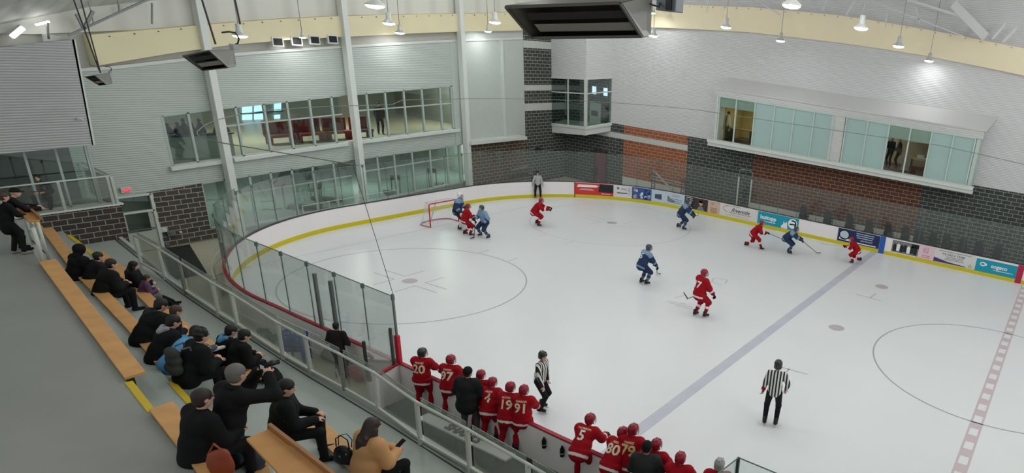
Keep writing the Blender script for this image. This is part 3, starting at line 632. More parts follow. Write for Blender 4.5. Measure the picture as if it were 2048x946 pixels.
#==STANDS==
E3 = ys([(-3, -1.6), (0, -2.45), (7.41, -4.47), (15.76, -6.47), (19.88, -7.42), (33, -10.6)])
E2 = ys([(-3, -1.1), (0, -1.93), (1.95, -2.42), (6.84, -3.66), (12.14, -4.8), (15.4, -5.6), (20, -6.6), (33, -9.4)])
E1 = ys([(-3, -.6), (0, -1.25), (5.84, -2.3), (9.28, -3.15), (14, -3.9), (18.2, -4.65), (20, -5.05), (33, -8)])
E0 = ys([(-3, .85), (0, .28), (7.06, -1.2), (10.73, -1.78), (14.9, -2.4), (17.84, -2.75), (21.46, -3.28), (33, -5)])
L0, L1, L2, UU = 1.2, 1.8, 2.4, 3.0
conc = mat('concrete_stand', (162, 172, 166), .28, noise=.05, nscale=.8); conc_d = mat('concrete_walk', (138, 142, 136), .36, noise=.08, nscale=.5, spec=.35)
def slab(name, fa, fb, z, m, label, x0=0, x1=33, zb=0.0):
    mb = MB(); X = np.linspace(x0, x1, 34); n = len(X); vs = []
    for f, zz_ in ((fa, zb), (fb, zb), (fb, z), (fa, z)): vs += [(x, f(x), zz_) for x in X]
    fs = []
    for i in range(n-1):
        for k in range(4): a = k*n+i; b = ((k+1) % 4)*n+i; fs.append((a, a+1, b+1, b))
    fs += [(0, n, 2*n, 3*n), (n-1, 4*n-1, 3*n-1, 2*n-1)]
    return struct(mb.add(vs, fs).build(name, m), label)
slab('floor_walkway', cst(-16.5), E3, UU, conc_d, 'smooth grey upper walkway')
slab('floor_tread', E3, E2, L2, conc, 'upper concrete step of the stands'); slab('floor_tread', E2, E1, L1, conc, 'lower concrete step of the stands')
slab('floor_front_walk', E1, lambda x: E0(x)+.16, L0, conc, 'grey front walkway along the railing')
mb = MB(); n = 60; X = np.linspace(0, 33, n)
slab('trim_30', lambda x: E0(x)-.02, lambda x: E0(x)+.1, L0+.09, mat('curb_white', (176, 182, 176), .5), 'white curb under the railing', zb=L0-.05)
slab('trim_31', lambda x: E0(x)-.13, lambda x: E0(x)-.10, L0+.012, dark, 'dark groove beside the curb', zb=L0)
# painted floor behind the players bench
mb = MB(); mb.add([(16, near_y(16)-.1, .004), (33, near_y(33)-.1, .004), (33, -4.4, .004), (16, -2.3, .004)], [(0, 3, 2, 1)]); struct(mb.build('floor_bench', mat('rubber_dark', (58, 60, 58), .7)), 'dark rubber floor behind the players bench')
# wooden benches
wood = mat('bench_wood', (196, 148, 92), .45, noise=.10, nscale=2.5); wood2 = mat('counter_wood', (186, 134, 76), .4, noise=.12, nscale=2)
def bench(fe, x0, x1, z, label, w=.30):
    n = max(3, int((x1-x0)/1.2)+1); X = np.linspace(x0, x1, n); e = empty('bench', (x0, fe(x0), z-.12), label=label, cat='bench', group='long wooden benches of the stands')
    mb = MB(); vs = []
    for dy, zz_ in ((-.02, z-.06), (w, z-.06), (w, z), (-.02, z)): vs += [(x, fe(x)+dy, zz_) for x in X]
    fs = [(k*n+i, k*n+i+1, ((k+1) % 4)*n+i+1, ((k+1) % 4)*n+i) for i in range(n-1) for k in range(4)]+[(0, n, 2*n, 3*n), (n-1, 4*n-1, 3*n-1, 2*n-1)]
    place(mb.add(vs, fs).build('plank', wood, bevel=.008), e)
    for x in np.arange(x0+.3, x1, 1.8):
        mb = MB(); mb.box((x, fe(x)+w/2-.02, z-.28 if z < 3.05 else z-.38), (.06, w*.7, .44 if z < 3.05 else .64)); place(mb.build('bracket', dark), e)
    return e
bench(E3, 7.41, 15.9, UU+.1, 'long upper wooden bench at the walkway edge, left of the yellow steps', .33); bench(E3, 17.5, 27.5, UU+.1, 'upper wooden bench at the walkway edge, right of the yellow steps', .36)
bench(E2, 1.95, 14.3, L2+.1, 'middle wooden bench with three dark figures on it', .28); bench(E2, 17.2, 27.5, L2+.1, 'middle wooden bench near the photographer', .3)
bench(E1, 3.4, 15.5, L1+.1, 'lowest wooden bench beside the front walkway', .28); bench(E1, 18.2, 27.5, L1+.1, 'lowest wooden bench behind the black handbag', .36)
nos = mat('nosing_yellow', (196, 170, 38), .5)
def nosing(name, fe, x0, x1, z, lab): mb = MB(); mb.bar((x0, fe(x0)+.02, z), (x1, fe(x1)+.02, z), .12, .035); o = mb.build(name, nos); return struct(o, lab)
nosing('trim_32', E3, 15.95, 17.45, UU, 'yellow step edge at the walkway'); nosing('trim_33', E2, 15.3, 16.9, L2, 'yellow step edge in the middle row'); nosing('trim_34', E1, 17.0, 18.6, L1, 'yellow step edge beside the front walkway')
nosing('trim_35', E1, .6, 3.3, L1, 'far yellow step edge'); nosing('trim_36', E2, .2, 1.7, L2, 'far yellow step edge of the middle row')
# glass railing along the front walkway
rail = empty('glass_railing', (10, E0(10), L0), label='white framed glass railing along the front walkway', cat='railing')
RT = 1.1
posts = [(-.03, .28)]+[tuple(at(*q, L0+.05)[:2]) for q in ((283, 530), (330, 557), (372, 586), (438, 631), (476, 654), (567, 716), (622, 747), (690, 783), (757, 822), (841, 885), (940, 942))]+[(23.4, E0(23.4)), (25.2, E0(25.2)), (27, E0(27))]
PW = posts[1:] 
railm = mat('rail_white', (192, 198, 190), .4); prail = mat('post_grey', (130, 132, 124), .45)
mb = MB(); mb.tube([(x, y, L0+RT) for x, y in PW], .035, 8); place(mb.build('hand_rail', railm, smooth=True), rail)
mb = MB()
for a, b in zip(PW[:-1], PW[1:]): mb.bar((*a, L0+.14), (*b, L0+.14), .05, .06)
place(mb.build('bottom_rail', railm), rail)
rail_glass = glass_mat('rail_glass', (.95, .96, .94), .015, haze=.05, hazecol=(.45, .45, .42))
for k, (a, b) in enumerate(zip(PW[:-1], PW[1:])):
    mb = MB(); mb.box((a[0], a[1], L0+RT/2), (.07, .09, RT)); place(mb.build('post', prail if k in (2, 7) else railm, bevel=.008), rail)
    a_, b_ = Vector((*a, 0)).lerp(Vector((*b, 0)), .05), Vector((*a, 0)).lerp(Vector((*b, 0)), .95)
    mb = MB(); mb.bar((a_.x, a_.y+.05, L0+.68), (b_.x, b_.y+.05, L0+.68), .012, 1.06); place(mb.build('glass_panel', rail_glass), rail)
    mb = MB(); mb.bar((a_.x, a_.y+.05, L0+1.215), (b_.x, b_.y+.05, L0+1.215), .018, .02); place(mb.build('glass_edge', edge_m), rail)
# hand rails of the upper landing with wooden leaning counters
def counter(name, quad_px, z, zf, label, front_board=True):
    q = [Vector(at(*p, z)) for p in quad_px]; e = empty(name, (q[0].x, q[0].y, zf), label=label, cat='counter', group=None)
    mb = MB(); mb.poly(q, (0, 0, -.05)); place(mb.build('counter_top', wood2, bevel=.006), e)
    if front_board:
        mb = MB(); mb.poly([q[1], q[2], q[2]+Vector((0, .05, 0)), q[1]+Vector((0, .05, 0))], (0, 0, .09)); place(mb.build('front_board', mat('board_wood', (150, 104, 62), .45)), e)
    n = 3
    for t in (np.linspace(0, 1, n)):
        a = q[1].lerp(q[2], t)+Vector((0, -.06, 0)); 
        mb = MB(); mb.tube([(a.x, a.y, zf), (a.x, a.y, z-.05)], .035, 8); place(mb.build('post', railm, smooth=True), e)
    for dz in (.12, .45, .8):
        a, b = q[1]+Vector((0, -.06, 0)), q[2]+Vector((0, -.06, 0)); mb = MB(); mb.tube([(a.x, a.y, zf+dz), (b.x, b.y, zf+dz)], .018, 6); place(mb.build('rail_bar', railm if dz > .2 else dark), e)
    return e
counter('leaning_counter', [(31, 415), (49, 413), (80, 440), (56, 442)], 4.1, UU, 'wooden leaning counter on white posts beside the two standing watchers')
counter('leaning_counter', [(492, 877), (537, 858), (668, 960), (575, 965)], 4.1, L2, 'wooden leaning counter in front of the photographer')
p0, p1 = at(68, 440, 4.05), at(88, 528, UU)
mb = MB(); mb.tube([(p1[0], p1[1], UU), (p1[0], p1[1], 4.0)], .045, 10); tag(mb.build('rail_post', railm, smooth=True), 'thick white post at the left end of the upper bench', 'post')
# end wall of the stands: low block wall, landing rail, windows, siding
dk_s = block_mat('block_stand', (72, 62, 56), (60, 58, 56), (150, 146, 136), 0, .42, .2)
mb = MB(); mb.hexa([(-.25, -6, 0), (0, -6, 0), (0, .55, 0), (-.25, .55, 0)], [(-.25, -6, 2.42), (0, -6, 2.42), (0, .6, 2.48), (-.25, .6, 2.48)]); struct(mb.build('wall_stand', dk_s), 'low dark block wall at the end of the stands')
mb = MB(); mb.bar((-.12, -6, 2.45), (-.12, .66, 2.51), .34, .06); struct(mb.build('trim_37', offwhite), 'white ledge on the low block wall')
mb = MB(); mb.hexa([(-1.9, -6, 2.3), (-.2, -6, 2.3), (-.2, .5, 2.3), (-1.9, .5, 2.3)], [(-1.9, -6, 2.42), (-.2, -6, 2.42), (-.2, .5, 2.42), (-1.9, .5, 2.42)]); struct(mb.build('floor_landing', conc), 'landing behind the low wall')
lr = empty('landing_rail', (0, -1, 2.45), label='white glass railing on top of the low block wall', cat='railing')
mb = MB(); mb.tube([(0, -3.2, 3.5), (0, .5, 3.56)], .03, 8); place(mb.build('hand_rail', railm, smooth=True), lr)
for yv in (-2.6, float(at(125, 400, 0, 0)[1]), float(at(222, 388, 0, 0)[1]), .5):
    mb = MB(); mb.box((0, yv, 3.0), (.06, .08, 1.08)); place(mb.build('post', railm), lr)
mb = MB(); mb.box((.03, -1.2, 3.0), (.012, 3.4, .95)); place(mb.build('glass_panel', rail_glass), lr)
mb = MB(); mb.bar((0, .5, 3.55), (-1.9, .5, 3.75), .05, .05); mb.bar((0, .5, 3.0), (-1.9, .5, 3.1), .012, 1.0); place(mb.build('side_panel', rail_glass), lr)
zs_b = ys([(-8, 4.35), (-2.24, 4.56), (.21, 4.69)]); 
mb = MB(); mb.hexa([(-.2, -9, 4.3), (0, -9, 4.3), (0, .24, 4.69), (-.2, .24, 4.69)], [(-.2, -9, 6.5), (0, -9, 6.5), (0, .46, 8.2), (-.2, .46, 8.2)]); struct(mb.build('wall_stand_upper', rib_mat('siding_stand', (178, 181, 181), .085, .45, rib_shade=.14)), 'grey ribbed wall above the landing windows')
mb = MB(); mb.hexa([(-2, .2, 4.69), (0, .2, 4.69), (0, .3, 4.69), (-2, .3, 4.69)], [(-2, .4, 8.2), (0, .4, 8.2), (0, .5, 8.2), (-2, .5, 8.2)]); struct(mb.build('trim_38', offwhite), 'white corner return of the upper wall')
e = empty('window_7', (-.7, -2, 2.45), label='landing windows under the grey ribbed wall', kind='structure')
mb = MB()
for yv in [float(at(u, v, -.7, 0)[1]) for u, v in ((60, 350), (121, 340), (183, 330))]+[-3.6, .25]: mb.bar((-.7, yv, 2.4), (-.7, yv, 4.75), .07, .08)
mb.bar((-.7, -6, 4.6), (-.7, .25, 4.75), .08, .12); mb.bar((-.7, -6, 2.45), (-.7, .25, 2.45), .08, .1); place(mb.build('window_frame', mat('mullion', (1, 1, 1))), e)
mb = MB(); mb.poly([(-.68, -6, 2.4), (-.68, .25, 2.4), (-.68, .25, 4.7), (-.68, -6, 4.6)], (.012, 0, 0)); place(mb.build('window_pane', win_glass), e)
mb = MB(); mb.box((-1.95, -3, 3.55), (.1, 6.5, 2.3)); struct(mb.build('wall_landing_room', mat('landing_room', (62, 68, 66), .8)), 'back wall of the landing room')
mb = MB(); mb.box((-1.88, -2.75, 4.35), (.04, .45, .3)); tag(mb.build('lit_screen', mat('lit_screen', (215, 225, 255), .5, emit=2.0)), 'small bright screen behind the landing windows', 'screen')
# door to the right of the low wall
d = empty('door_1', (XE, 1.8, 0), label='pale exit door with a window', kind='structure')
y0, y1 = 1.2, 2.42
mb = MB(); mb.box((XE+.05, y0, 1.15), (.14, .1, 2.3)); mb.box((XE+.05, y1, 1.15), (.14, .1, 2.3)); mb.box((XE+.05, (y0+y1)/2, 1.62), (.14, y1-y0, .07)); mb.box((XE+.05, (y0+y1)/2, 2.28), (.14, y1-y0, .07)); place(mb.build('door_frame', offwhite), d)
mb = MB(); mb.box((XE+.03, (y0+y1)/2, .4), (.06, y1-y0-.1, .8)); mb.box((XE+.03, y0+.14, 1.2), (.06, .16, .8)); mb.box((XE+.03, y1-.14, 1.2), (.06, .16, .8)); place(mb.build('door_leaf', mat('door_pale', (180, 186, 174), .5)), d)
mb = MB(); mb.box((XE+.02, (y0+y1)/2, 1.2), (.03, y1-y0-.3, .8)); mb.box((XE+.02, (y0+y1)/2, 1.95), (.03, y1-y0-.1, .6)); place(mb.build('door_pane', win_glass), d)
mb = MB(); mb.bar((XE+.1, y0+.1, .9), (XE+.1, y1-.1, .9), .04, .04); place(mb.build('door_handle', steel), d)
mb = MB(); mb.box((XE-.5, 1.8, 1.2), (.05, 1.6, 2.4)); struct(mb.build('wall_vestibule', mat('vestibule', (150, 156, 148), .8)), 'vestibule wall behind the door')
# exit sign, camera, wall boxes, mat
es = empty('exit_sign', (0.0, 0, 0), label='small red EXIT sign over the pale door', cat='sign'); pz = at(252, 380, XE+.1, 0)
mb = MB(); mb.box((XE+.08, pz[1], pz[2]), (.1, .34, .2)); place(mb.build('sign_box', offwhite, bevel=.01), es)
mb = MB(); mb.box((XE+.135, pz[1], pz[2]), (.01, .26, .14)); place(mb.build('sign_face', mat('exit_red', (210, 40, 60), .5, emit=.8)), es)
text_obj('lettering', 'EXIT', .12, wh, frame_mw((XE+.145, pz[1], pz[2]), (0, 1, 0), (0, 0, 1)), es)
mb = MB(); mb.add([(*at(*q, 0)[:2], .006) for q in ((318, 499), (379, 489), (414, 546), (345, 560))], [(0, 1, 2, 3)]); mb.poly([(*at(*q, 0)[:2], .001) for q in ((318, 499), (379, 489), (414, 546), (345, 560))], (0, 0, .012)); tag(mb.build('floor_mat', mat('mat_black', (38, 40, 38), .8)), 'black rubber mat on the floor before the exit door', 'mat')
def wall_box(name, u, v, sy, sz, m, label, cat, dx=.1):
    p = at(u, v, XE+.02, 0); mb = MB(); mb.box((XE+dx/2, p[1], p[2]), (dx, sy, sz)); mb.box((XE+dx+.01, p[1], p[2]), (.02, sy*.6, sz*.6)); return tag(mb.build(name, m, bevel=.008), label, cat)
wall_box('hose_bracket', 326, 459, .22, .2, offwhite, 'white valve box on the dark block wall', 'valve box'); wall_box('wall_panel', 341, 466, .3, .24, steel, 'grey panel beside the white valve box', 'panel'); wall_box('round_socket', 360, 464, .09, .09, offwhite, 'small pale socket on the dark block wall', 'socket'); wall_box('bin_box', 332, 490, .22, .2, steel, 'low grey box by the exit door', 'box')
p = at(155, 237, 0.02, 0); mb = MB(); mb.box((.06, p[1], p[2]), (.12, .08, .06)); mb.tube([(.12, p[1], p[2]), (.22, p[1]+.06, p[2]-.02)], .035, 8); tag(mb.build('security_camera', offwhite), 'small white security camera on the grey ribbed wall', 'camera')
# ventilation louvres above the second bay of the end wall
for i, u in enumerate((546, 584, 620, 656)):
    p = at(u, 82-(u-546)*.045, XE, 0); e = empty('vent_louvre', (XE, p[1], p[2]), label='square black louvre %s over the end wall' % ('leftmost of four', 'second from the left of four', 'third from the left of four', 'rightmost of four')[i], cat='vent', group='louvres over the end wall')
    mb = MB(); mb.box((.3, 0, 0), (.1, .5, .4)); mb.build('frame', offwhite, e); mb = MB(); mb.box((.34, 0, 0), (.06, .38, .28)); mb.build('grille', black, e)
# net of rails behind the far boards
hr = empty('ramp_rail', (-.9, 9, 0), label='white double hand rail in front of the lower end windows', cat='rail')
mb = MB()
for z in (.75, 1.1): mb.tube([(-1.0, 7.9, z), (-1.3, 13.4, z)], .022, 6)
for t in np.linspace(0, 1, 5): mb.tube([(-1.0-.3*t, 7.9+5.5*t, 0), (-1.0-.3*t, 7.9+5.5*t, 1.1)], .022, 6)
place(mb.build('rail_pipe', railm), hr)
# ------------------------------------------------------------------ radiant heaters
def dpt(u, v, d): return Vector(CAM+ray(u, v)*d)
hood = mat('heater_steel', (92, 90, 84), .45, .4); hood_in = mat('heater_inside', (74, 72, 66), .5, .3)
def heater(TL, TR, BR, BL, PT, PB, d, dd, label, rods, back=.35):
    q = [dpt(*TL, d), dpt(*TR, d), dpt(*BR, d+dd), dpt(*BL, d+dd)]
    c = sum(q, Vector())/4; e = empty('radiant_heater', c, label=label, cat='heater', group='radiant heaters hanging over the stands')
    L = (q[1]-q[0]).length; up = Vector((0, 0, 1)); ins = (q[1]-q[0]).normalized(); r = [dpt(*PT, d+dd*.9), dpt(*PB, d+dd*1.5)]; e1, e2 = r[0]-q[1], r[1]-q[2]
    b = [q[0]+e1*.9+ins*L*.1, r[0], r[1], q[3]+e2*.9+ins*L*.1+up*.05*L]; fw_ = (c-Vector(CAM)).normalized()
    mb = MB()
    for i in (0, 2, 3):
        j = (i+1) % 4; n = (q[j]-q[i]).cross(b[i]-q[i]).normalized()*.012; mb.hexa([q[i], q[j], b[j], b[i]], [q[i]+n, q[j]+n, b[j]+n, b[i]+n])
    mb.hexa(b, [v+fw_*.015 for v in b]); place(mb.build('hood', hood_in), e)
    mb = MB()
    for i in range(4): mb.bar(q[i], q[(i+1) % 4], .018*L+.006)
    place(mb.build('rim', hood), e)
    mb = MB(); mb.poly([q[1], q[2], r[1], r[0]], ins*.02); place(mb.build('end_plate', mat('heater_plate', (150, 150, 144), .5, .2)), e)
    for t0, t1, dk in ((.2, .42, 1), (.55, .8, 0)):
        m_ = [q[0].lerp(q[3], t0)+ins*L*.12, q[1].lerp(q[2], t0)-ins*L*.02, q[1].lerp(q[2], t1)-ins*L*.02, q[0].lerp(q[3], t1)+ins*L*.12]
        mb = MB(); mb.poly([v+fw_*.06*L for v in m_], fw_*.02*L); place(mb.build('burner_panel' if dk else 'reflector', mat('burner_dark', (34, 32, 30), .8) if dk else mat('reflector_grey', (128, 128, 118), .6)), e)
    t = dpt(*PT, d+.15); mb = MB(); mb.box(t+Vector((.05, 0, .12*L)), (.28*L, .2*L, .2*L)); place(mb.build('gas_valve', mat('valve_grey', (150, 154, 154), .4, .3), bevel=.01), e)
    a = t+Vector((0, 0, .15*L)); mb = MB(); mb.tube([a, a+ins*.22*L+up*.02, a+ins*.3*L+up*.2*L, a+ins*.2*L+up*.42*L, a-ins*.05*L+up*.5*L, a-ins*.3*L+up*.52*L], .022*L+.004, 8); place(mb.build('gas_hose', black, smooth=True), e)
    for (u, v), (u2, v2) in rods:
        mb = MB(); s_ = dpt(u2, v2, d+.25); f_ = dpt(u, v, d+.25); g_ = s_+(f_-s_)*(2.6 if d > 20 else 1.5); mb.tube([s_, g_], .006 if L > .8 and d < 8 else .02, 5); place(mb.build('hanger', dark), e)
    return e
heater((1012, 14), (1240, 6), (1283, 73), (1064, 76), (1300, -8), (1297, 70), 5.4, .5, 'large steel radiant heater near the camera at the top', [((1250, -60), (1262, -5)), ((1110, -70), (1105, -10))])
heater((365, 112), (417, 101), (455, 135), (405, 141), (466, 100), (471, 131), 14, .8, 'middle radiant heater above the end windows', [((404, 0), (431, 88)), ((470, 0), (480, 48))])
heater((170, 154), (189, 151), (212, 169), (198, 170.5), (219, 146), (224, 167), 21.5, 1.0, 'small far radiant heater beside the grey ribbed wall', [((168, 57), (198, 140)), ((177, 57), (201, 146))])
eb = empty('junction_box', dpt(1340, 8, 6), label='grey electric box beside the large heater', cat='box'); mb = MB(); c = dpt(1340, 6, 6); mb.box(c, (.2, .14, .14)); place(mb.build('box', mat('box_grey', (126, 132, 138), .45, .3), bevel=.008), eb); mb = MB(); mb.box(c+Vector((.04, -.08, -.01)), (.05, .03, .1)); place(mb.build('switch', dark), eb)
mb = MB(); mb.tube([c+Vector((-.1, 0, .02)), dpt(1318, 14, 5.9), dpt(1300, 8, 5.8)], .008, 6); place(mb.build('cable', dark), eb)
mb = MB(); mb.tube([c, c+Vector((0, 0, 3.6))], .01, 6); place(mb.build('hanger', dark), eb)
# ------------------------------------------------------------------ ceiling lamps
lens = mat('lamp_lens', (255, 255, 250), .4, emit=9); hous = mat('lamp_housing', (200, 204, 200), .4, .3)
def ceil_z(x, y):
    t = min(1, max(0, (x+2)/12)); ze = float(np.interp(y, [-3, -.4, 1.9, 4.9, 14, 28], [7.6, 8.33, 9.06, 9.66, 12, 14])); return ze*(1-t)+14.2*t
def make_lamp(P, k, label, w, grp):
    e = empty('ceiling_lamp', P, label=label, cat='ceiling lamp', group=grp)
    mb = MB(); mb.lathe((0, 0, .02), [(.06, .44), (.1, .42), (.11, .18), (.15, .12), (.27, .03), (.28, 0)], 20); o = mb.build('housing', hous, e, smooth=True); o.scale = (k,)*3
    mb = MB(); mb.lathe((0, 0, 0), [(.25, .02), (.26, 0), (.2, -.05), (.06, -.075)], 20); o = mb.build('lens', lens, e, smooth=True); o.scale = (k,)*3
    mb = MB(); mb.tube([(0, 0, .44*k), (0, 0, max(.6*k, ceil_z(P[0], P[1])-P[2]))], .014, 6); mb.build('cord', steel, e)
    disk_light('lamp_light', (0, 0, -.09*k), w, .5, SPOT_COL, e)
    return e
spots = [((778, 47), 22, 'over the second window bay'), ((750, 12), 34, 'brightest at the top centre left'), ((800, 66), 17, 'lowest over the second bay'), ((990, 45), 21, 'hanging left of the large heater'), ((976, 63), 13, 'faint one near the third pillar'),
         ((1303, 26), 15, 'behind the right end of the large heater'), ((1307, 72), 17, 'just under the right end of the large heater'), ((1452, 55), 20, 'left of the office box roof'), ((1561, 82), 17, 'low one over the left office windows'),
         ((1583, 12), 36, 'large one at the top right of centre'), ((1722, 57), 27, 'large one over the right office windows'), ((1797, 93), 21, 'between the two large right lamps and the corner'), ((1858, 122), 17, 'lowest one at the far right'), ((480, 72), 25, 'beside the middle heater hose'), ((605, 75), 12, 'between the black louvres')]
for (u, v), w_, lab in spots:
    d = FOC*.46/w_; P = CAM+ray(u, v)*d
    if P[0] < -1.1: d *= (CAM[0]+1.1)/(CAM[0]-P[0]); P = CAM+ray(u, v)*d
    if P[1] > 27: d *= (27-CAM[1])/(P[1]-CAM[1]); P = CAM+ray(u, v)*d
    k = w_*d/FOC/.5
    make_lamp(P, max(.5, k), 'round high bay lamp, %s' % lab, LAMP_W*.16, 'high bay lamps in view')
e = empty('strip_lamp', at(38, 62, -1.6, 0), label='bright tilted strip lamp in the top left corner', cat='lamp'); mb = MB(); a, b = at(24, 74, -1.6, 0)-at(38, 62, -1.6, 0), at(46, 56, -1.6, 0)-at(38, 62, -1.6, 0); mb.bar(a, b, .16, .1); mb.build('tube', mat('strip_lens', (255, 255, 255), .4, emit=6), e); mb = MB(); mb.bar(a*1.02+np.array((-.1, 0, .05)), b*1.02+np.array((-.1, 0, .05)), .2, .1); mb.build('housing', hous, e)
mb = MB(); a, b = at(72, 50, -1.6, 0), at(98, 43, -1.6, 0); mb.bar(a, b, .1, .05); tag(mb.build('strip_lamp', mat('strip_lens', (1, 1, 1))), 'short strip lamp right of the tilted one', 'lamp')
for xv in (4, 11, 18, 25, 32, 39):
    for yv in (2.5, 9, 15.5, 22):
        q = px((xv, yv, 12.4))
        if q[1] < -25 or q[0] > 2110: room_light((xv, yv, 12.4), LAMP_W*1.5)
for q in ((9, -6.5, 12.3), (17, -8, 12.3), (25, -8, 12.3)): room_light(q, LAMP_W*.9)
# roof members at the top right and top left
tr = empty('roof_truss', (24, 26, 13), label='white roof truss at the top right', kind='structure'); mb = MB(); mb2 = MB()
for (a, b, w_) in (((1779, -12), (1952, 42), .12), ((1908, 8), (1972, 74), .42), ((2012, 46), (1985, 78), .12), ((2034, 56), (2006, 84), .12), ((1716, -6), (1692, 30), .1), ((1660, -8), (1644, 22), .08), ((1500, -8), (1560, 30), .06), ((1420, -10), (1412, 26), .05), ((1722, -6), (1930, 74), .05), ((1832, 14), (1840, 50), .05), ((1775, 26), (1770, 55), .05)):
    mb.bar(at(*a, 26.6, 1), at(*b, 26.6, 1), w_)
place(mb.build('members', mat('truss_white', (206, 208, 208), .5)), tr)
tl_ = empty('roof_brace', (-1, 3, 9), label='thin roof braces at the top left', kind='structure'); mb = MB()
for a, b, w_ in (((137, 71), (302, -4), .07), ((153, 28), (168, 58), .09), ((186, 22), (168, 58), .09), ((95, 45), (97, 78), .05), ((304, 6), (304, 48), .05), ((236, 0), (240, 26), .05), ((175, -5), (188, 50), .03)):
    mb.bar(at(*a, -1.5, 0), at(*b, -1.5, 0), w_)
place(mb.build('members', steel), tl_)
# interior light of the rooms behind the end windows
for yv in (3, 9, 15, 21): disk_light('lobby_light', (-6.5, yv, 6.85), 210, .8, (1, .96, .88)); disk_light('gym_light', (-6.5, yv, 2.95), 170, .8, (.9, 1, .94))

#==FIGURES==
def _n(v): v = np.array(v, float); return v/(np.linalg.norm(v)+1e-9)
A = lambda *v: np.array(v, float)
def capd(P, a, b, ra, rb):
    ab = b-a; L = ab@ab+1e-9; t = np.clip((P-a)@ab/L, 0, 1); return np.linalg.norm(P-(a+t[..., None]*ab), axis=-1)-(ra+(rb-ra)*t)
def elld(P, c, r, B):
    q = (P-c)@np.array(B).T/r; k = np.linalg.norm(q, axis=-1); return (k-1)*min(r)*np.where(k > 1, 1, 1)*1.15
def sdf(P, prims, k):
    d = None
    for p in prims:
        if p[0] == 'c': q = capd(P, *p[1:5])
        elif p[0] == 'e': q = elld(P, *p[1:4])
        elif p[0] == '-e': d = np.maximum(d, -elld(P, *p[1:4])); continue
        elif p[0] == '-h': d = np.maximum(d, (P-p[1])@p[2]); continue      # keep only the side against the normal
        if d is None: d = q
        elif k > 0:
            h = np.clip(.5+.5*(q-d)/k, 0, 1); d = q*(1-h)+d*h-k*h*(1-h); d = np.minimum(d, 9)
            h = None
        else: d = np.minimum(d, q)
    return d
def surf(prims, h=.025, k=.03):
    lo = A(9, 9, 9); hi = -lo
    for p in prims:
        if p[0] == 'c':
            for e, r in ((p[1], p[3]), (p[2], p[4])): lo = np.minimum(lo, e-r); hi = np.maximum(hi, e+r)
        elif p[0] == 'e': m = max(p[2]); lo = np.minimum(lo, p[1]-m); hi = np.maximum(hi, p[1]+m)
    lo -= 2.5*h+k*.3; hi += 2.5*h+k*.3; n = np.ceil((hi-lo)/h).astype(int)+1
    g = [lo[i]+h*np.arange(n[i]) for i in range(3)]
    P = np.stack(np.meshgrid(*g, indexing='ij'), -1); D = sdf(P, prims, k); S = D < 0
    cs = [(0, 0, 0), (1, 0, 0), (0, 1, 0), (1, 1, 0), (0, 0, 1), (1, 0, 1), (0, 1, 1), (1, 1, 1)]
    sl = lambda X, c: X[c[0]:n[0]-1+c[0], c[1]:n[1]-1+c[1], c[2]:n[2]-1+c[2]]
    cnt = sum(sl(S, c).astype(int) for c in cs); act = (cnt > 0) & (cnt < 8)
    idx = -np.ones(act.shape, int); ii = np.argwhere(act); idx[act] = np.arange(len(ii))
    if not len(ii): return np.zeros((0, 3)), np.zeros((0, 4), int)
    acc = np.zeros((len(ii), 3)); w = np.zeros(len(ii))
    for a in range(8):
        for b in range(a+1, 8):
            if sum(x != y for x, y in zip(cs[a], cs[b])) != 1: continue
            da = sl(D, cs[a])[act]; db = sl(D, cs[b])[act]; m = (da < 0) != (db < 0); t = np.where(m, da/(da-db+1e-12), 0)
            pt = A(*cs[a])+t[:, None]*(A(*cs[b])-A(*cs[a])); acc += pt*m[:, None]; w += m
    V = lo+h*(ii+acc/np.maximum(w, 1)[:, None]); F = []
    for ax in range(3):
        o1, o2 = [(1, 2), (2, 0), (0, 1)][ax]; s0 = [slice(None)]*3; s1 = [slice(None)]*3
        s0[ax] = slice(0, n[ax]-1); s1[ax] = slice(1, n[ax])
        a_, b_ = S[tuple(s0)], S[tuple(s1)]; e = np.argwhere(a_ != b_)
        e = e[(e[:, o1] > 0) & (e[:, o2] > 0) & (e[:, o1] < n[o1]-1) & (e[:, o2] < n[o2]-1)]
        if not len(e): continue
        def cell(d1, d2): q = e.copy(); q[:, o1] -= d1; q[:, o2] -= d2; return idx[q[:, 0], q[:, 1], q[:, 2]]
        q = np.stack([cell(0, 0), cell(1, 0), cell(1, 1), cell(0, 1)], 1); fl = ~a_[e[:, 0], e[:, 1], e[:, 2]]; q[fl] = q[fl][:, ::-1]
        F.append(q[(q >= 0).all(1)])
    return V, np.concatenate(F)
def mesh_obj(name, V, F, mats, root, idx=None):
    me = bpy.data.meshes.new(name); me.from_pydata(V.tolist(), [], F.tolist())
    for m in (mats if isinstance(mats, (list, tuple)) else [mats]): me.materials.append(m)
    if idx is not None: me.polygons.foreach_set('material_index', np.asarray(idx, np.int32))
    me.polygons.foreach_set('use_smooth', [True]*len(me.polygons)); me.update()
    o = bpy.data.objects.new(name, me); COL.objects.link(o); o.parent = root; return o
def ik(a, b, l1, l2, pole):
    d = b-a; L = np.linalg.norm(d); mx = (l1+l2)*.995
    if L > mx: b = a+d/L*mx; d = b-a; L = mx
    if L < abs(l1-l2)+.05: L = abs(l1-l2)+.05; b = a+_n(d)*L; d = b-a
    u = d/L; c = (l1*l1-l2*l2+L*L)/(2*L); hgt = math.sqrt(max(0, l1*l1-c*c)); p = pole-u*(pole@u); return a+u*c+_n(p)*hgt, b
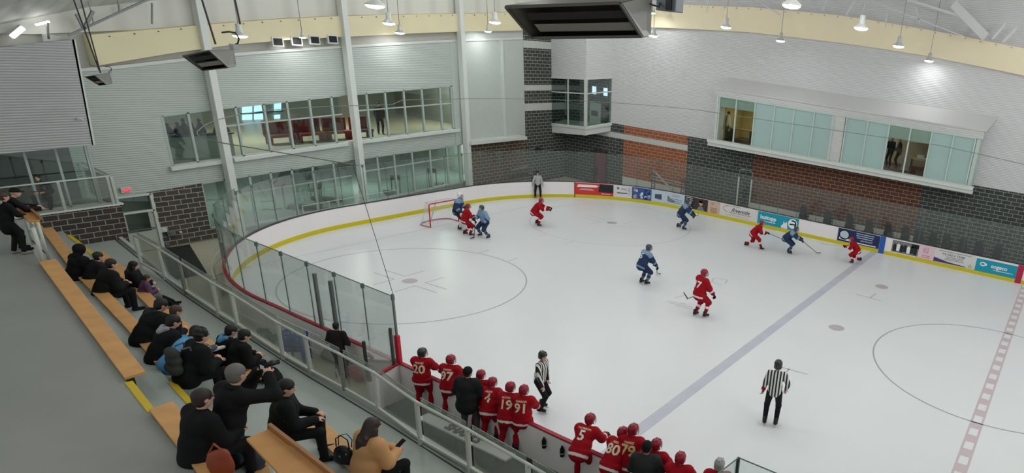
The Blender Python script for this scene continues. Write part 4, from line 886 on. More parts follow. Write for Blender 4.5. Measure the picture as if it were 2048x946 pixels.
def skeleton(o):
    J = {}; ln, sd, tw = R(o.get('lean', 5)), R(o.get('side', 0)), R(o.get('twist', 0))
    up = _n((math.sin(sd), math.sin(ln), math.cos(ln)*math.cos(sd))); rt = _n(A(math.cos(tw), math.sin(tw), 0)); rt = _n(rt-up*(rt@up)); fw = np.cross(up, rt)
    pel = A(*o.get('pel', (0, 0, .95))); J.update(pel=pel, up=up, rt=rt, fw=fw)
    J['chest'] = pel+up*.34; J['neck'] = pel+up*.54
    hy, hp = o.get('head', (0, 0)); hy, hp = R(hy), R(hp)
    base = _n(fw*A(1, 1, .0)+1e-6*fw); a = math.atan2(base[1], base[0])-hy
    hf = A(math.cos(a)*math.cos(hp), math.sin(a)*math.cos(hp), math.sin(hp)); hr = _n(np.cross(hf, A(0, 0, 1))); hu = np.cross(hr, hf)
    J['hB'] = (hr, hf, hu); J['head'] = J['neck']+_n(up+A(0, 0, .8))*.15+hf*.02
    for s, sg in (('L', -1), ('R', 1)):
        J['sh'+s] = pel+up*.47+rt*.18*sg; J['hip'+s] = pel+rt*A(1, 1, 0)*.10*sg-A(0, 0, .02)
        hd = A(*o.get('h'+s, (.27*sg, .08, .82))); pole = A(*o.get('ep'+s, (.6*sg, -.6, -.7)))
        J['el'+s], J['wr'+s] = ik(J['sh'+s], hd, .29, .26, pole)
        ft = A(*o.get('f'+s, (.11*sg, 0, .09))); kp = A(*o.get('kp'+s, (.15*sg, 1, .1)))
        J['kn'+s], J['an'+s] = ik(J['hip'+s], ft, .45, .43, kp)
        t = R(o.get('t'+s, 8*sg)); J['toe'+s] = A(math.sin(t), math.cos(t), 0)
        J['hand'+s] = _n(J['wr'+s]-J['el'+s])
    return J
I3 = (A(1, 0, 0), A(0, 1, 0), A(0, 0, 1))
def TB(J): return (J['rt'], J['fw'], J['up'])
SKIN = mat('skin_light', (204, 160, 138), .55)
def headprims(J, fine):
    r, f, u = J['hB']; c = J['head']; B = J['hB']
    p = [('e', c+u*.02, A(.076, .095, .10), B), ('e', c+f*.02-u*.05, A(.058, .07, .07), B)]
    p += [('c', c+f*.088+u*.005, c+f*.112-u*.022, .011, .015), ('e', c+r*.078-u*.005, A(.012, .02, .03), B), ('e', c-r*.078-u*.005, A(.012, .02, .03), B)]
    p += [('c', c+f*.082-r*.022-u*.058, c+f*.082+r*.022-u*.058, .010, .010)]
    return p
def hand_mesh(w, d, sgn, fw, curl=.6, glove=0, h=.009):
    """a hand with palm, four unequal bent fingers and a thumb; d = forearm direction"""
    s = 1+.45*glove; d = _n(d); x = _n(np.cross(d, fw)) if abs(d@_n(fw)) < .95 else _n(np.cross(d, A(0, 0, 1))); y = np.cross(x, d)
    P = [('e', w+d*.045*s, A(.042*s, .018*s+.006*glove, .05*s), (x, y, d))]; rf = .0095 if not glove else .0185
    for i, L in enumerate((.066, .074, .069, .055)):
        b = w+d*.082*s+x*(i-1.5)*.0205*s; k1 = b+(d*math.cos(curl)+y*math.sin(curl))*L*.45*s; k2 = k1+(d*math.cos(curl*2)+y*math.sin(curl*2))*L*.5*s
        P += [('c', w+d*.05*s+x*(i-1.5)*.018*s, b, rf, rf), ('c', b, k1, rf, rf), ('c', k1, k2, rf, rf*.85)]
    tb = w+d*.025*s-x*.03*s*sgn; t1 = tb+(-x*sgn*.65+d*.6+y*.35)*.042*s; t2 = t1+(-x*sgn*.1+d*.8+y*.5)*.032*s
    P += [('c', w+d*.02*s, tb, rf*1.2, rf*1.2), ('c', tb, t1, rf*1.2, rf), ('c', t1, t2, rf, rf*.85)]
    if glove: P += [('c', w-d*.10, w+d*.02, .062, .05)]
    return surf(P, h if not glove else .014, .006 if not glove else .01)
def body_prims(J):
    B = TB(J); p = [('e', J['pel']+J['up']*.05, A(.135, .09, .13), B), ('e', J['chest'], A(.14, .09, .16), B), ('c', J['shL']-J['rt']*-.03, J['shR']-J['rt']*.03, .05, .05), ('c', J['neck']-J['up']*.04, J['head']-J['hB'][2]*.04, .052, .048)]
    for s in 'LR':
        p += [('c', J['sh'+s], J['el'+s], .046, .038), ('c', J['el'+s], J['wr'+s], .038, .026), ('c', J['hip'+s], J['kn'+s], .075, .05), ('c', J['kn'+s], J['an'+s], .05, .036), ('c', J['an'+s]-A(0, 0, .04), J['an'+s]-A(0, 0, .05)+J['toe'+s]*.14, .035, .03)]
    return p
def top_prims(J, loose=1.0, hem=.0, cuff=1.0, arm=1.0):
    """shirt, jersey or coat: torso, hem and sleeves"""
    B = TB(J); L = loose; up = J['up']
    p = [('e', J['chest']+up*.04, A(.18*L, .125*L, .17), B), ('e', J['pel']+up*.15, A(.165*L, .13*L, .17), B), ('c', J['shL']+J['rt']*.02, J['shR']-J['rt']*.02, .072*L, .072*L)]
    p.append(('c', J['pel']+up*.10, J['chest']-up*.02, .135*L, .135*L)); p.append(('c', J['pel']+up*.10, J['pel']+up*.12, .135*L, .135*L))
    if hem: p += [('e', J['pel']+up*(.02-hem*.4), A(.175*L, .14*L, .13+hem*.5), B)]
    p += [('c', J['neck']-up*.06, J['neck']-up*.015, .07, .056)]
    for s in 'LR':
        w = J['el'+s]+(J['wr'+s]-J['el'+s])*cuff
        p += [('c', J['sh'+s], J['el'+s], .075*L*arm, .062*L*arm), ('c', J['el'+s], w, .062*L*arm, .048*L*arm)]
    return p
def leg_prims(J, w=1.0, long=1.0, sides='LR'):
    B = TB(J); p = [('e', J['pel']+A(0, 0, .0), A(.165*w, .135*w, .13), B)] if sides == 'LR' else []
    for s in sides:
        k = J['kn'+s]; p.append(('c', J['hip'+s], k if long > .5 else J['hip'+s]+(k-J['hip'+s])*1.0, .098*w, .07*w))
        if long > .5: p.append(('c', k, k+(J['an'+s]-k)*long, .07*w, .058*w))
    return p
def seglab(C, prims):
    """nearest primitive and the parameter along it for points C"""
    D = []; T = []
    for p in prims:
        if p[0] == 'c':
            D.append(capd(C, *p[1:5])); ab = p[2]-p[1]; T.append((C-p[1])@ab/(ab@ab+1e-9))
        elif p[0] == 'e': D.append(elld(C, *p[1:4])); T.append(np.zeros(len(C)))
    D = np.array(D); i = D.argmin(0); return i, np.array(T)[i, np.arange(len(C))]
def fcent(V, F): return V[F].mean(1)
def conform_text(root, body, size, prims, kk, c, ux, uy, m, parent, off=.014, name='number', bold=.0):
    """flat lettering pressed onto the back of a jersey"""
    me = text_mesh(body, size, extrude=0, bold=bold); me.materials.clear(); me.materials.append(m)
    n = _n(np.cross(ux, uy)); co = np.array([v.co[:] for v in me.vertices]); P = c+co[:, :1]*ux+co[:, 1:2]*uy+n*.35
    for _ in range(14): P = P-n*np.clip(sdf(P, prims, kk)-off, -.05, .2)[:, None]*.9
    for v, p in zip(me.vertices, P): v.co = p
    me.update(); o = bpy.data.objects.new(name, me); COL.objects.link(o); o.parent = parent; return o
stripe = None
def stripe_mat():
    m = bpy.data.materials.new('referee_stripes'); m.use_nodes = True; nt = m.node_tree; b = nt.nodes['Principled BSDF']
    tc = nt.nodes.new('ShaderNodeTexCoord'); sp = nt.nodes.new('ShaderNodeSeparateXYZ'); nt.links.new(tc.outputs['Object'], sp.inputs[0])
    a = nt.nodes.new('ShaderNodeMath'); a.operation = 'MULTIPLY'; a.inputs[1].default_value = 13; nt.links.new(sp.outputs[0], a.inputs[0])
    f = nt.nodes.new('ShaderNodeMath'); f.operation = 'FRACT'; nt.links.new(a.outputs[0], f.inputs[0])
    g = nt.nodes.new('ShaderNodeMath'); g.operation = 'GREATER_THAN'; g.inputs[1].default_value = .5; nt.links.new(f.outputs[0], g.inputs[0])
    mx = nt.nodes.new('ShaderNodeMix'); mx.data_type = 'RGBA'; mx.inputs[6].default_value = lin((26, 27, 29))+(1,); mx.inputs[7].default_value = lin((222, 222, 220))+(1,)
    nt.links.new(g.outputs[0], mx.inputs[0]); nt.links.new(mx.outputs[2], b.inputs['Base Color']); b.inputs['Roughness'].default_value = .8; return m
STR = stripe_mat()
def cl(name, rgb, rough=.8): return mat('cloth_'+name, rgb, rough, spec=.2)
RED, WHT, BLK, NAVY, SKY = cl('red', (154, 8, 26)), cl('white', (222, 220, 218)), cl('black', (22, 23, 25)), cl('navy', (42, 58, 90)), cl('sky', (124, 150, 178))
GOLD = cl('gold', (214, 190, 130)); CREAM = cl('cream', (220, 205, 180))
OUT_RED = dict(main=RED, band=WHT, yoke=RED, pants=RED, sock=RED, sband=WHT, glove=cl('glove_dark', (40, 26, 30)), helm=mat('helmet_red', (142, 14, 38), .35, spec=.5))
OUT_BLUE = dict(main=NAVY, band=SKY, yoke=SKY, pants=cl('navy2', (38, 52, 80)), sock=cl('sock_blue', (96, 108, 130)), sband=NAVY, glove=cl('glove_navy', (26, 34, 50)), helm=mat('helmet_navy', (52, 62, 78), .3, spec=.6))
BLADE = mat('skate_blade', (190, 194, 196), .3, .7); CAGE = mat('face_cage', (176, 178, 180), .35, .5); BOOT = mat('skate_boot', (24, 24, 28), .5)
def finish_body(root, J, hc, skin=SKIN, fine=False, bare_hands=False, curl=.6, hnd=None):
    V, F = surf(body_prims(J)+headprims(J, fine), .017 if fine else .024, .022)
    VV, FF = [V], [F]; n = len(V)
    for s, sg in (('L', -1), ('R', 1)):
        if bare_hands:
            v, f = hand_mesh(J['wr'+s], (hnd or {}).get(s, J['hand'+s]), sg, A(0, 0, -1) if (hnd or {}).get(s) is None else A(0, 1, 0), curl, 0); VV.append(v); FF.append(f+n); n += len(v)
    b = mesh_obj('body', np.concatenate(VV), np.concatenate(FF), skin, root)
    r, f, u = J['hB']; c = J['head']
    if fine or hc:
        mb = MB()
        for sg in (-1, 1): mb.lathe((0, 0, 0), [(.0001, -.004), (.012, -.003), (.012, .003), (.0001, .004)], 10)
        me_m = Matrix(((r[0], u[0], f[0]), (r[1], u[1], f[1]), (r[2], u[2], f[2])))
        o = mb.build('eyes', mat('eye_dark', (40, 34, 32), .3), b)
        for i, v in enumerate(o.data.vertices):
            sg = -1 if i < len(o.data.vertices)//2 else 1; v.co = me_m @ v.co + Vector(c+f*.092+u*.022+r*.03*sg)
    return b
def helmet(root, J, m, cage=True, h=.02, visor=False):
    r, f, u = J['hB']; c = J['head']; B = J['hB']
    P = [('e', c+u*.045-f*.008, A(.105, .128, .108), B), ('e', c-f*.035-u*.02, A(.103, .095, .10), B), ('-e', c+f*.15-u*.055, A(.15, .135, .105), B), ('-h', c-u*.075, -u)]
    V, F = surf(P, h, .01); o = mesh_obj('helmet', V, F, m, root)
    mb = MB()
    if cage:
        for k in np.linspace(-1, 1, 5):
            pts = [c+u*(.05-.14*t)+r*.085*k*(1-.15*t)+f*(.125-.06*abs(k)**2+.012*math.sin(t*3.1)) for t in np.linspace(0, 1, 4)]; mb.tube(pts, .005, 5)
        for t in (0, .33, .66, 1):
            pts = [c+u*(.05-.14*t)+r*.09*k*(1-.15*t)+f*(.128-.065*abs(k)**2+.012*math.sin(t*3.1)) for k in np.linspace(-1, 1, 6)]; mb.tube(pts, .005, 5)
        mb.build('face_cage', CAGE, o)
    mb = MB()
    for a_, b_ in ((-.5, .5), (.5, .5), (-.45, -.35), (.45, -.35), (0, -.75)):
        d_ = _n(r*a_+f*b_*.9+u*.85); q = c+u*.045-f*.008+r*(d_@r)*.104+f*(d_@f)*.127+u*(d_@u)*.107; mb.bar(q-f*.022, q+f*.022, .012, .006)
    mb.build('vent_slot', BLK, o)
    mb = MB(); mb.tube([c+r*.09+u*-.03, c+r*.06-u*.11+f*.04, c-r*.06-u*.11+f*.04, c-r*.09-u*.03], .006, 5); mb.build('chin_strap', BLK, o)
    return o
def skate(root, J, s, boot=BOOT, h=.02):
    a = J['an'+s]; t = J['toe'+s]; x = _n(np.cross(t, A(0, 0, 1)))
    P = [('c', a+A(0, 0, .08), a-A(0, 0, .01), .058, .055), ('c', a-A(0, 0, .015)-t*.03, a-A(0, 0, .02)+t*.14, .05, .042)]; V, F = surf(P, h, .02); o = mesh_obj('skate', V, F, boot, root)
    mb = MB(); z = A(0, 0, 1); b = a-z*.085; mb.bar(b-t*.1, b+t*.2, .012, .03); mb.box(b-t*.05+z*.025, (.03, .03, .03)); mb.box(b+t*.12+z*.025, (.03, .03, .03)); mb.build('skate_blade', BLADE, o); return o
def hockey(root, J, O, num=None, name_bar=False, h=.024, cage=True, goalie=False, skates=True, gloves=True, numcol=None):
    JP = top_prims(J, 1.34, .16, .92, 1.15); V, F = surf(JP, h, .045); C = fcent(V, F); i, t = seglab(C, JP); tz = (C-J['pel'])@J['up']
    idx = np.zeros(len(F), int); tors = i < 7
    idx[tors & (tz > -.13) & (tz < -.07)] = 1; idx[tors & (tz > .42)] = 2
    for q in (8, 10): idx[(i == q) & (t > .28) & (t < .62)] = 1
    for q in (7, 9): idx[(i == q) & (t < .35)] = 2
    jer = mesh_obj('jersey', V, F, [O['main'], O['band'], O['yoke']], root, idx)
    PP = leg_prims(J, 1.42, .22); V, F = surf(PP, h, .04); mesh_obj('hockey_pants', V, F, O['pants'], root)
    for s, sg in (('L', -1), ('R', 1)):
        k, a = J['kn'+s], J['an'+s]; w = 1.9 if goalie else 1.0
        SP = [('c', k+(J['hip'+s]-k)*.12, k+(a-k)*.45, .078, .07), ('c', k+(a-k)*.45, k+(a-k)*.88, .07, .055)]
        V, F = surf(SP, h, .03); C = fcent(V, F); tt = (C-k)@(a-k)/((a-k)@(a-k)); idx = ((tt > .30) & (tt < .5)).astype(int); mesh_obj('sock', V, F, [O['sock'], O['sband']], root, idx)
        if goalie:
            fwd = _n(_n(np.cross(a-k, A(1, 0, 0)))*-1+A(0, 1, 0)); V, F = surf([('e', (k+a)/2+fwd*.07+A(0, 0, .03), A(.13, .06, .36), I3)], h, 0); mesh_obj('leg_pad', V, F, WHT, root)
        if skates: skate(root, J, s, h=max(.018, h*.8))
        if gloves:
            V, F = hand_mesh(J['wr'+s], J['hand'+s], sg, A(0, 0, -1), .9, 1); mesh_obj('glove', V, F, O['glove'] if not (goalie and s == 'L') else cl('grey_glove', (120, 124, 120)), root)
    finish_body(root, J, True)
    helmet(root, J, O['helm'], cage, .018)
    if num:
        ux = J['rt']; uy = J['up']; c = J['pel']+J['up']*.30-J['fw']*.0
        if name_bar: conform_text(root, name_bar, .062, JP, .045, c+uy*.165, ux, uy, CREAM, jer, name='name_bar', bold=.001)
        conform_text(root, num, .31, JP, .045, c+uy*.0, ux, uy, numcol or CREAM, jer, bold=.008)
    return jer
def official(root, J, cap=False, band=False, top=None, h=.022):
    JP = top_prims(J, 1.05, .03, .93, 1.0); V, F = surf(JP, h, .035); C = fcent(V, F); i, t = seglab(C, JP); idx = np.zeros(len(F), int)
    if band:
        for q in (6, 8): idx[(i == q) & (t > .45) & (t < .85)] = 1
    mesh_obj('shirt', V, F, [top or STR, RED], root, idx)
    V, F = surf(leg_prims(J, 1.02, .9), h, .03); mesh_obj('trousers', V, F, BLK, root)
    for s in 'LR': skate(root, J, s)
    finish_body(root, J, True, bare_hands=True, curl=.5); helmet(root, J, mat('helmet_black', (26, 28, 30), .3, spec=.6), False)
def civilian(root, J, coat, trs, hair='short', hcol=None, shoe=None, fine=True, loose=1.1, hem=.12, hood=None, bare=True, curl=.6, skirt=False, hnd=None, skin=SKIN, collar=None, h=None, legs=True):
    h = h or (.018 if fine else .024); hcol = hcol or mat('hair_dark', (34, 28, 26), .6)
    JP = top_prims(J, loose, hem, .95, 1.05); V, F = surf(JP, h, .045); jk = mesh_obj('jacket', V, F, coat, root)
    if legs: V, F = surf(leg_prims(J, .98, .96), h, .035); mesh_obj('trousers', V, F, trs, root)
    for s in 'LR':
        a = J['an'+s]; t = J['toe'+s]; V, F = surf([('c', a+A(0, 0, -.01), a-A(0, 0, .035), .05, .048), ('c', a-A(0, 0, .045)-t*.03, a-A(0, 0, .05)+t*.15, .042, .036), ('-h', a-A(0, 0, .088), A(0, 0, -1))], h, .02); mesh_obj('shoe', V, F, shoe or BLK, root)
    b = finish_body(root, J, True, skin=skin, fine=fine, bare_hands=bare, curl=curl, hnd=hnd)
    r, f, u = J['hB']; c = J['head']; B = J['hB']
    if hair in ('short', 'curly', 'long', 'bun'):
        P = [('e', c+u*.035-f*.012, A(.088, .105, .098), B), ('e', c-f*.03-u*.02, A(.08, .075, .085), B)]
        if hair == 'curly':
            rr = random.Random(3)
            for _ in range(26):
                d_ = _n((rr.uniform(-1, 1), rr.uniform(-1, .6), rr.uniform(-.1, 1))); P.append(('e', c+u*.035-f*.015+(r*d_[0]*.09+f*d_[1]*.10+u*d_[2]*.10), A(.026, .026, .026), I3))
        if hair == 'long':
            dn = A(0, 0, -1); P += [('c', c-f*.04, J['neck']-J['fw']*.09-J['up']*.08, .085, .09), ('c', J['neck']-J['fw']*.1-J['up']*.06, J['neck']-J['fw']*.13-J['up']*.24, .095, .05), ('c', c+r*.07-u*.03, J['neck']+J['rt']*.09-J['up']*.12, .04, .045), ('c', c-r*.07-u*.03, J['neck']-J['rt']*.09-J['up']*.14, .04, .045)]
            rr = random.Random(5)
            for _ in range(16): P.append(('e', J['neck']-J['fw']*.12-J['up']*rr.uniform(0, .24)+J['rt']*rr.uniform(-.1, .1), A(.035, .03, .045), I3))
        P += [('-e', c+f*.125-u*.045, A(.068, .082, .092), B)]
        V, F = surf(P, h*.8, .015); mesh_obj('hair', V, F, hcol, root)
    elif hair == 'cap':
        V, F = surf([('e', c+u*.04, A(.095, .11, .095), B), ('-h', c+u*.015, -u)], h*.8, 0); o = mesh_obj('cap', V, F, hcol, root); mb = MB(); mb.poly([c+f*.07+r*.07+u*.03, c+f*.17+r*.04+u*.02, c+f*.17-r*.04+u*.02, c+f*.07-r*.07+u*.03], u*.012); mb.build('peak', hcol, o)
    elif hair == 'beanie':
        V, F = surf([('e', c+u*.045-f*.01, A(.092, .108, .105), B), ('c', c+u*.0-f*.02, c-f*.03-u*.01, .088, .085), ('-h', c-u*.02, -u)], h*.8, .01); mesh_obj('knit_cap', V, F, hcol, root)
        V, F = surf([('e', c-f*.035-u*.045, A(.07, .06, .05), B)], h*.8, .01); mesh_obj('hair', V, F, mat('hair_dark', (34, 28, 26)), root)
    elif hair == 'hood':
        V, F = surf([('e', c+u*.02-f*.02, A(.112, .125, .128), B), ('c', c-f*.05-u*.06, J['neck']-J['fw']*.05, .085, .09), ('-e', c+f*.14-u*.01, A(.08, .10, .09), B)], h, .03); mesh_obj('hood', V, F, hcol, root)
    if hood:
        V, F = surf([('c', J['neck']-J['fw']*.10+J['rt']*.07+J['up']*.01, J['neck']-J['fw']*.14-J['up']*.07, .045, .05), ('c', J['neck']-J['fw']*.10-J['rt']*.07+J['up']*.01, J['neck']-J['fw']*.14-J['up']*.07, .045, .05)], h, .03); mesh_obj('folded_hood', V, F, hood, root)
    if collar:
        V, F = surf([('c', J['neck']-J['fw']*.06-J['rt']*.05, J['neck']-J['fw']*.06+J['rt']*.05, .035, .035), ('c', J['neck']+J['rt']*.07-J['fw']*.03, J['neck']+J['rt']*.06+J['fw']*.06-J['up']*.04, .03, .028), ('c', J['neck']-J['rt']*.07-J['fw']*.03, J['neck']-J['rt']*.06+J['fw']*.06-J['up']*.04, .03, .028)], h, .02); mesh_obj('collar', V, F, collar, root)
    return jk
def view_az(P): d = np.array(P[:2])-CAM[:2]; return math.atan2(d[1], d[0])
def rootat(P, k, hd, label, cat='person', group=None, name='person'):
    e = empty(name, tuple(P), hd-math.pi/2, label=label, cat=cat, group=group); e.scale = (k, k, k); return e
def rotv(v, a): return A(v[0]*math.cos(a)-v[1]*math.sin(a), v[0]*math.sin(a)+v[1]*math.cos(a), v[2])
def by_feet(feet, headpx, pose, ang, z=0.0, world=None):
    """root from the picture point midway between the feet and the height of the head"""
    J = skeleton(pose); F = at(*feet, z); hd = (view_az(F)-math.pi/2+R(ang)) if world is None else R(world)
    fm = (J['anL']+J['anR'])/2; fm[2] = 0
    best = None
    for k in np.arange(.8, 1.9, .01):
        r0 = F-rotv(fm, hd-math.pi/2)*k; h = r0+rotv(J['head'], hd-math.pi/2)*k; e = abs(px(h)[1]-headpx[1])
        if best is None or e < best[0]: best = (e, k, r0)
    return J, best[2], best[1], hd
def by_head(headpx, k, z, pose, ang=None, world=None):
    J = skeleton(pose); Hh = at(*headpx, z+k*J['head'][2]); hd = (view_az(Hh)-math.pi/2+R(ang)) if world is None else R(world)
    r0 = Hh-rotv(J['head'], hd-math.pi/2)*k; r0[2] = z; return J, r0, k, hd
def wpt(root_P, k, hd, v): return root_P+rotv(np.array(v), hd-math.pi/2)*k
STICK_M = mat('stick_dark', (70, 66, 68), .4); TAPE = mat('stick_blade', (200, 200, 204), .5)
def stick(a, heel, toe, label, shaft=STICK_M, bl=STICK_M):
    a, heel, toe = Vector(a), Vector(heel), Vector(toe); e = empty('hockey_stick', heel, label=label, cat='hockey stick')
    mb = MB(); mb.bar(a, heel, .034, .026); place(mb.build('shaft', shaft), e)
    mb = MB(); d = (a-heel).normalized(); mb.hexa([heel, heel+d*.07, toe+Vector((0, 0, .05)), toe], [v+Vector((.012, .012, 0)) for v in (heel, heel+d*.07, toe+Vector((0, 0, .05)), toe)]); place(mb.build('blade', bl), e); return e

#==PLAYERS==
def skp(**k): d = dict(pel=(0, -.12, .80), lean=38, fL=(-.24, -.12, .12), fR=(.24, .16, .12), hL=(-.12, .42, .92), hR=(.22, .5, .86), head=(0, 5)); d.update(k); return d
def ice_player(label, feet, head, ang, pose, O, hock={}, stk=None, **kw):
    J, P, k, hd = by_feet(feet, head, pose, ang); e = rootat(P, k, hd, label, **kw); hockey(e, J, O, **hock)
    if stk:
        hand, blade_px, tip_px, lab = stk[:4]; a = wpt(P, k, hd, J['wr'+hand]+J['hand'+hand]*.05); z = stk[4] if len(stk) > 4 else .03
        hl = at(*blade_px, z); tp = at(*tip_px, z if len(stk) < 6 else stk[5]); dd = _n(a-hl); stick(a+dd*.25, hl, tp, lab, stk[6] if len(stk) > 6 else STICK_M, stk[7] if len(stk) > 7 else STICK_M)
    return e
OG = dict(OUT_BLUE); OG['helm'] = mat('helmet_white', (225, 226, 226), .35); OG['pants'] = cl('maroon', (60, 40, 48)); OG['sock'] = WHT; OG['sband'] = WHT; OG['glove'] = WHT
ice_player('goalie in a blue jersey and white helmet beside the goal', (920, 459), (921, 391), 340, skp(lean=14, pel=(0, -.05, .86), fL=(-.14, 0, .12), fR=(.14, .05, .12), hL=(-.3, .25, .9), hR=(.32, .2, .85)), OG, dict(goalie=True))
ice_player('red jersey player between the goalie and a pale blue player', (935, 471), (934, 413), 5, skp(lean=16, pel=(0, -.05, .84), fL=(-.12, -.1, .12), fR=(.14, .16, .12), hL=(-.1, .45, .95), hR=(.18, .42, .8)), OUT_RED, stk=('R', (948, 476), (940, 478), 'dark stick of the red player nearest the goal'))
ice_player('pale blue player right of the goalie, feet apart', (970, 475), (969, 416), 215, skp(lean=12, pel=(0, -.03, .82), fL=(-.28, -.02, .12), fR=(.26, .05, .12), hL=(-.26, .2, .85), hR=(.2, .38, 1.0), head=(20, 0)), dict(OUT_BLUE, main=SKY, band=NAVY, yoke=SKY), stk=('R', (946, 438), (938, 447), 'dark stick raised by the pale blue player by the goal', .9, .7))
ice_player('red player alone in mid ice with arms stretched out, near the far circle', (1075, 451), (1075, 402), 350, skp(lean=34, pel=(0, -.12, .74), hL=(-.1, .62, .98), hR=(.2, .62, .95), fL=(-.22, -.05, .12), fR=(.24, .12, .12)), OUT_RED)
J, P, k, hd = by_feet((1076, 396), (1073, 347), dict(fL=(-.17, 0, .12), fR=(.17, 0, .12), hL=(-.33, .05, .85), hR=(.33, .05, .85), lean=4), 270)
e = rootat(P, k, hd, 'linesman in a pale top and black trousers standing against the far boards'); official(e, J, top=cl('grey_top', (170, 172, 172)))
ice_player('blue player skating along the far boards past the Riverside advertisement', (1361, 458), (1352, 404), 350, skp(lean=30, fL=(-.16, -.3, .12), fR=(.16, .05, .12), pel=(0, -.15, .82), hL=(-.05, .5, .85), hR=(.2, .5, .8)), OUT_BLUE, stk=('R', (1396, 431), (1396, 425), 'stick of the blue player at the far boards', .1, .25))
ice_player('red player reaching with his stick below the teal advertisement', (1506, 496), (1518, 447), 350, skp(lean=38, pel=(0, -.08, .8), fL=(-.14, -.46, .12), fR=(.14, .42, .12), hL=(0, .45, .9), hR=(.12, .62, .95)), OUT_RED, stk=('R', (1563, 478), (1569, 480), 'stick of the red player below the teal advertisement', .25, .22))
ice_player('blue player bending between two red players by the boards', (1577, 507), (1584, 459), 345, skp(lean=46, pel=(0, -.22, .78), fL=(-.1, -.05, .12), fR=(.12, .05, .12), hL=(-.02, .5, .9), hR=(.16, .6, .85)), OUT_BLUE, stk=('R', (1634, 506), (1641, 507), 'stick of the blue player between the two red players'))
ice_player('red player by the blue stripe with his stick pointing left', (1712, 527), (1699, 479), 190, skp(lean=40, pel=(0, -.1, .78), fL=(-.1, .08, .12), fR=(.14, -.38, .22), hL=(-.1, .58, .95), hR=(.1, .5, .9)), OUT_RED, stk=('L', (1648, 489), (1641, 486), 'pale stick of the red player by the blue stripe', .55, .7, TAPE, TAPE))
ice_player('blue player in mid ice with his back half turned', (1287, 569), (1296, 496), 35, skp(lean=26, pel=(0, -.1, .84), fL=(-.13, -.02, .12), fR=(.12, .05, .12), hL=(-.1, .42, .85), hR=(.25, .4, .8), head=(30, 0)), OUT_BLUE, dict(num='5', numcol=WHT, h=.02), stk=('R', (1314, 546), (1321, 549), 'stick of the blue player in mid ice', .05))
ice_player('red player number 17 in front of the faded ice logo', (1399, 634), (1407, 547), 40, skp(lean=12, pel=(0, -.06, .86), fL=(-.15, -.06, .12), fR=(.15, .12, .12), hL=(-.16, .3, .8), hR=(.26, .32, .86), head=(35, 0)), OUT_RED, dict(num='17', numcol=WHT, h=.02), stk=('L', (1374, 598), (1367, 586), 'dark stick of the red player number 17', .3, .5))
J, P, k, hd = by_feet((1082, 820), (1074, 713), dict(lean=6, side=-3, fL=(-.14, -.05, .12), fR=(.13, .08, .12), hL=(-.25, .1, .82), hR=(.3, .25, .9), head=(15, -5), pel=(0, 0, .92)), 330)
e = rootat(P, k, hd, 'linesman in black and white stripes beside the players bench'); official(e, J, h=.018)
J, P, k, hd = by_feet((1539, 851), (1542, 731), dict(lean=5, fL=(-.16, 0, .12), fR=(.12, 0, .12), hL=(-.32, .1, .78), hR=(.26, .22, .95), pel=(0, 0, .96), epR=(1, -.5, -.3)), 88)
e = rootat(P, k, hd, 'referee with red armbands seen from behind on the ice'); official(e, J, band=True, h=.016)
# players at the bench: all lean on the boards, backs to the stands
def bench_pl(label, head, k, z, ang, num=None, nm=None, O=OUT_RED, lean=16, hd_=(0, 0), nc=None, **p):
    pose = dict(lean=lean, pel=(0, -.08, .93), fL=(-.16, -.15, .12), fR=(.16, -.1, .12), hL=(-.2, .42, 1.0), hR=(.22, .42, 1.0), head=hd_); pose.update(p)
    J, P, k, hd = by_head(head, k, z, pose, ang); e = rootat(P, k, hd, label, group=None); hockey(e, J, dict(O, sband=O['sock']), num=num, name_bar=nm, h=.018, numcol=nc); return e
OB = dict(OUT_RED, helm=mat('helmet_dark', (44, 44, 48), .3, spec=.6)); OS = dict(OUT_RED, helm=mat('helmet_silver', (150, 146, 148), .3, spec=.6)); TANP = dict(OUT_RED)
bench_pl('bench player number 20 in a dark helmet, leftmost at the bench', (845, 706), 1.06, .05, 62, '20', 'MOORE', OB, lean=10, hd_=(25, 0))
bench_pl('bench player number 97 in a red helmet left of the man in the black coat', (902, 720), 1.06, .05, 62, '97', 'DIXON', lean=14, hd_=(25, 0))
bench_pl('bench player half hidden right of the man in the black coat', (962, 750), 1.02, .05, 66, None, None, lean=18, hd_=(20, -5))
bench_pl('bench player leaning between the black coat and number 19', (985, 765), 1.02, .05, 66, '4', 'ARSEN', lean=24, hd_=(25, -8))
bench_pl('bench player number 19 in a red helmet', (1021, 775), 1.08, .05, 68, '19', 'PATTON', lean=20, hd_=(25, -5))
bench_pl('bench player number 91 nearest the gap at the bench', (1048, 781), 1.08, .05, 72, '91', 'BARRON', lean=12, hd_=(20, 0))
bench_pl('bench player number 5 leaning low over the boards', (1181, 839), 1.12, .05, 62, '5', 'THOMSON', lean=42, hd_=(25, 5), nc=WHT, pel=(0, -.3, .93))
bench_pl('bench player number 80 bending beside number 79', (1246, 866), 1.12, .05, 58, '80', 'REID', lean=40, hd_=(20, 0), pel=(0, -.3, .93), nc=CREAM)
bench_pl('bench player number 79 standing in front of the dark beanie', (1267, 860), 1.14, .05, 70, '79', 'HARRIS', lean=14, hd_=(20, 0), nc=GOLD)
bench_pl('bench player in a red helmet right of the dark beanie', (1313, 890), 1.14, .05, 72, None, None, lean=12, hd_=(20, 0))
bench_pl('bench player in a red helmet at the bottom edge', (1361, 917), 1.14, .05, 80, None, None, lean=8, hd_=(10, 0))
bench_pl('bench player in a silver helmet, rightmost at the bench', (1439, 930), 1.14, .05, 85, None, None, OS, lean=6, hd_=(5, 0))
DKC = cl('coat_black', (30, 32, 33)); JN = cl('jeans', (58, 66, 78)); GRYT = cl('grey_trousers', (78, 82, 82))
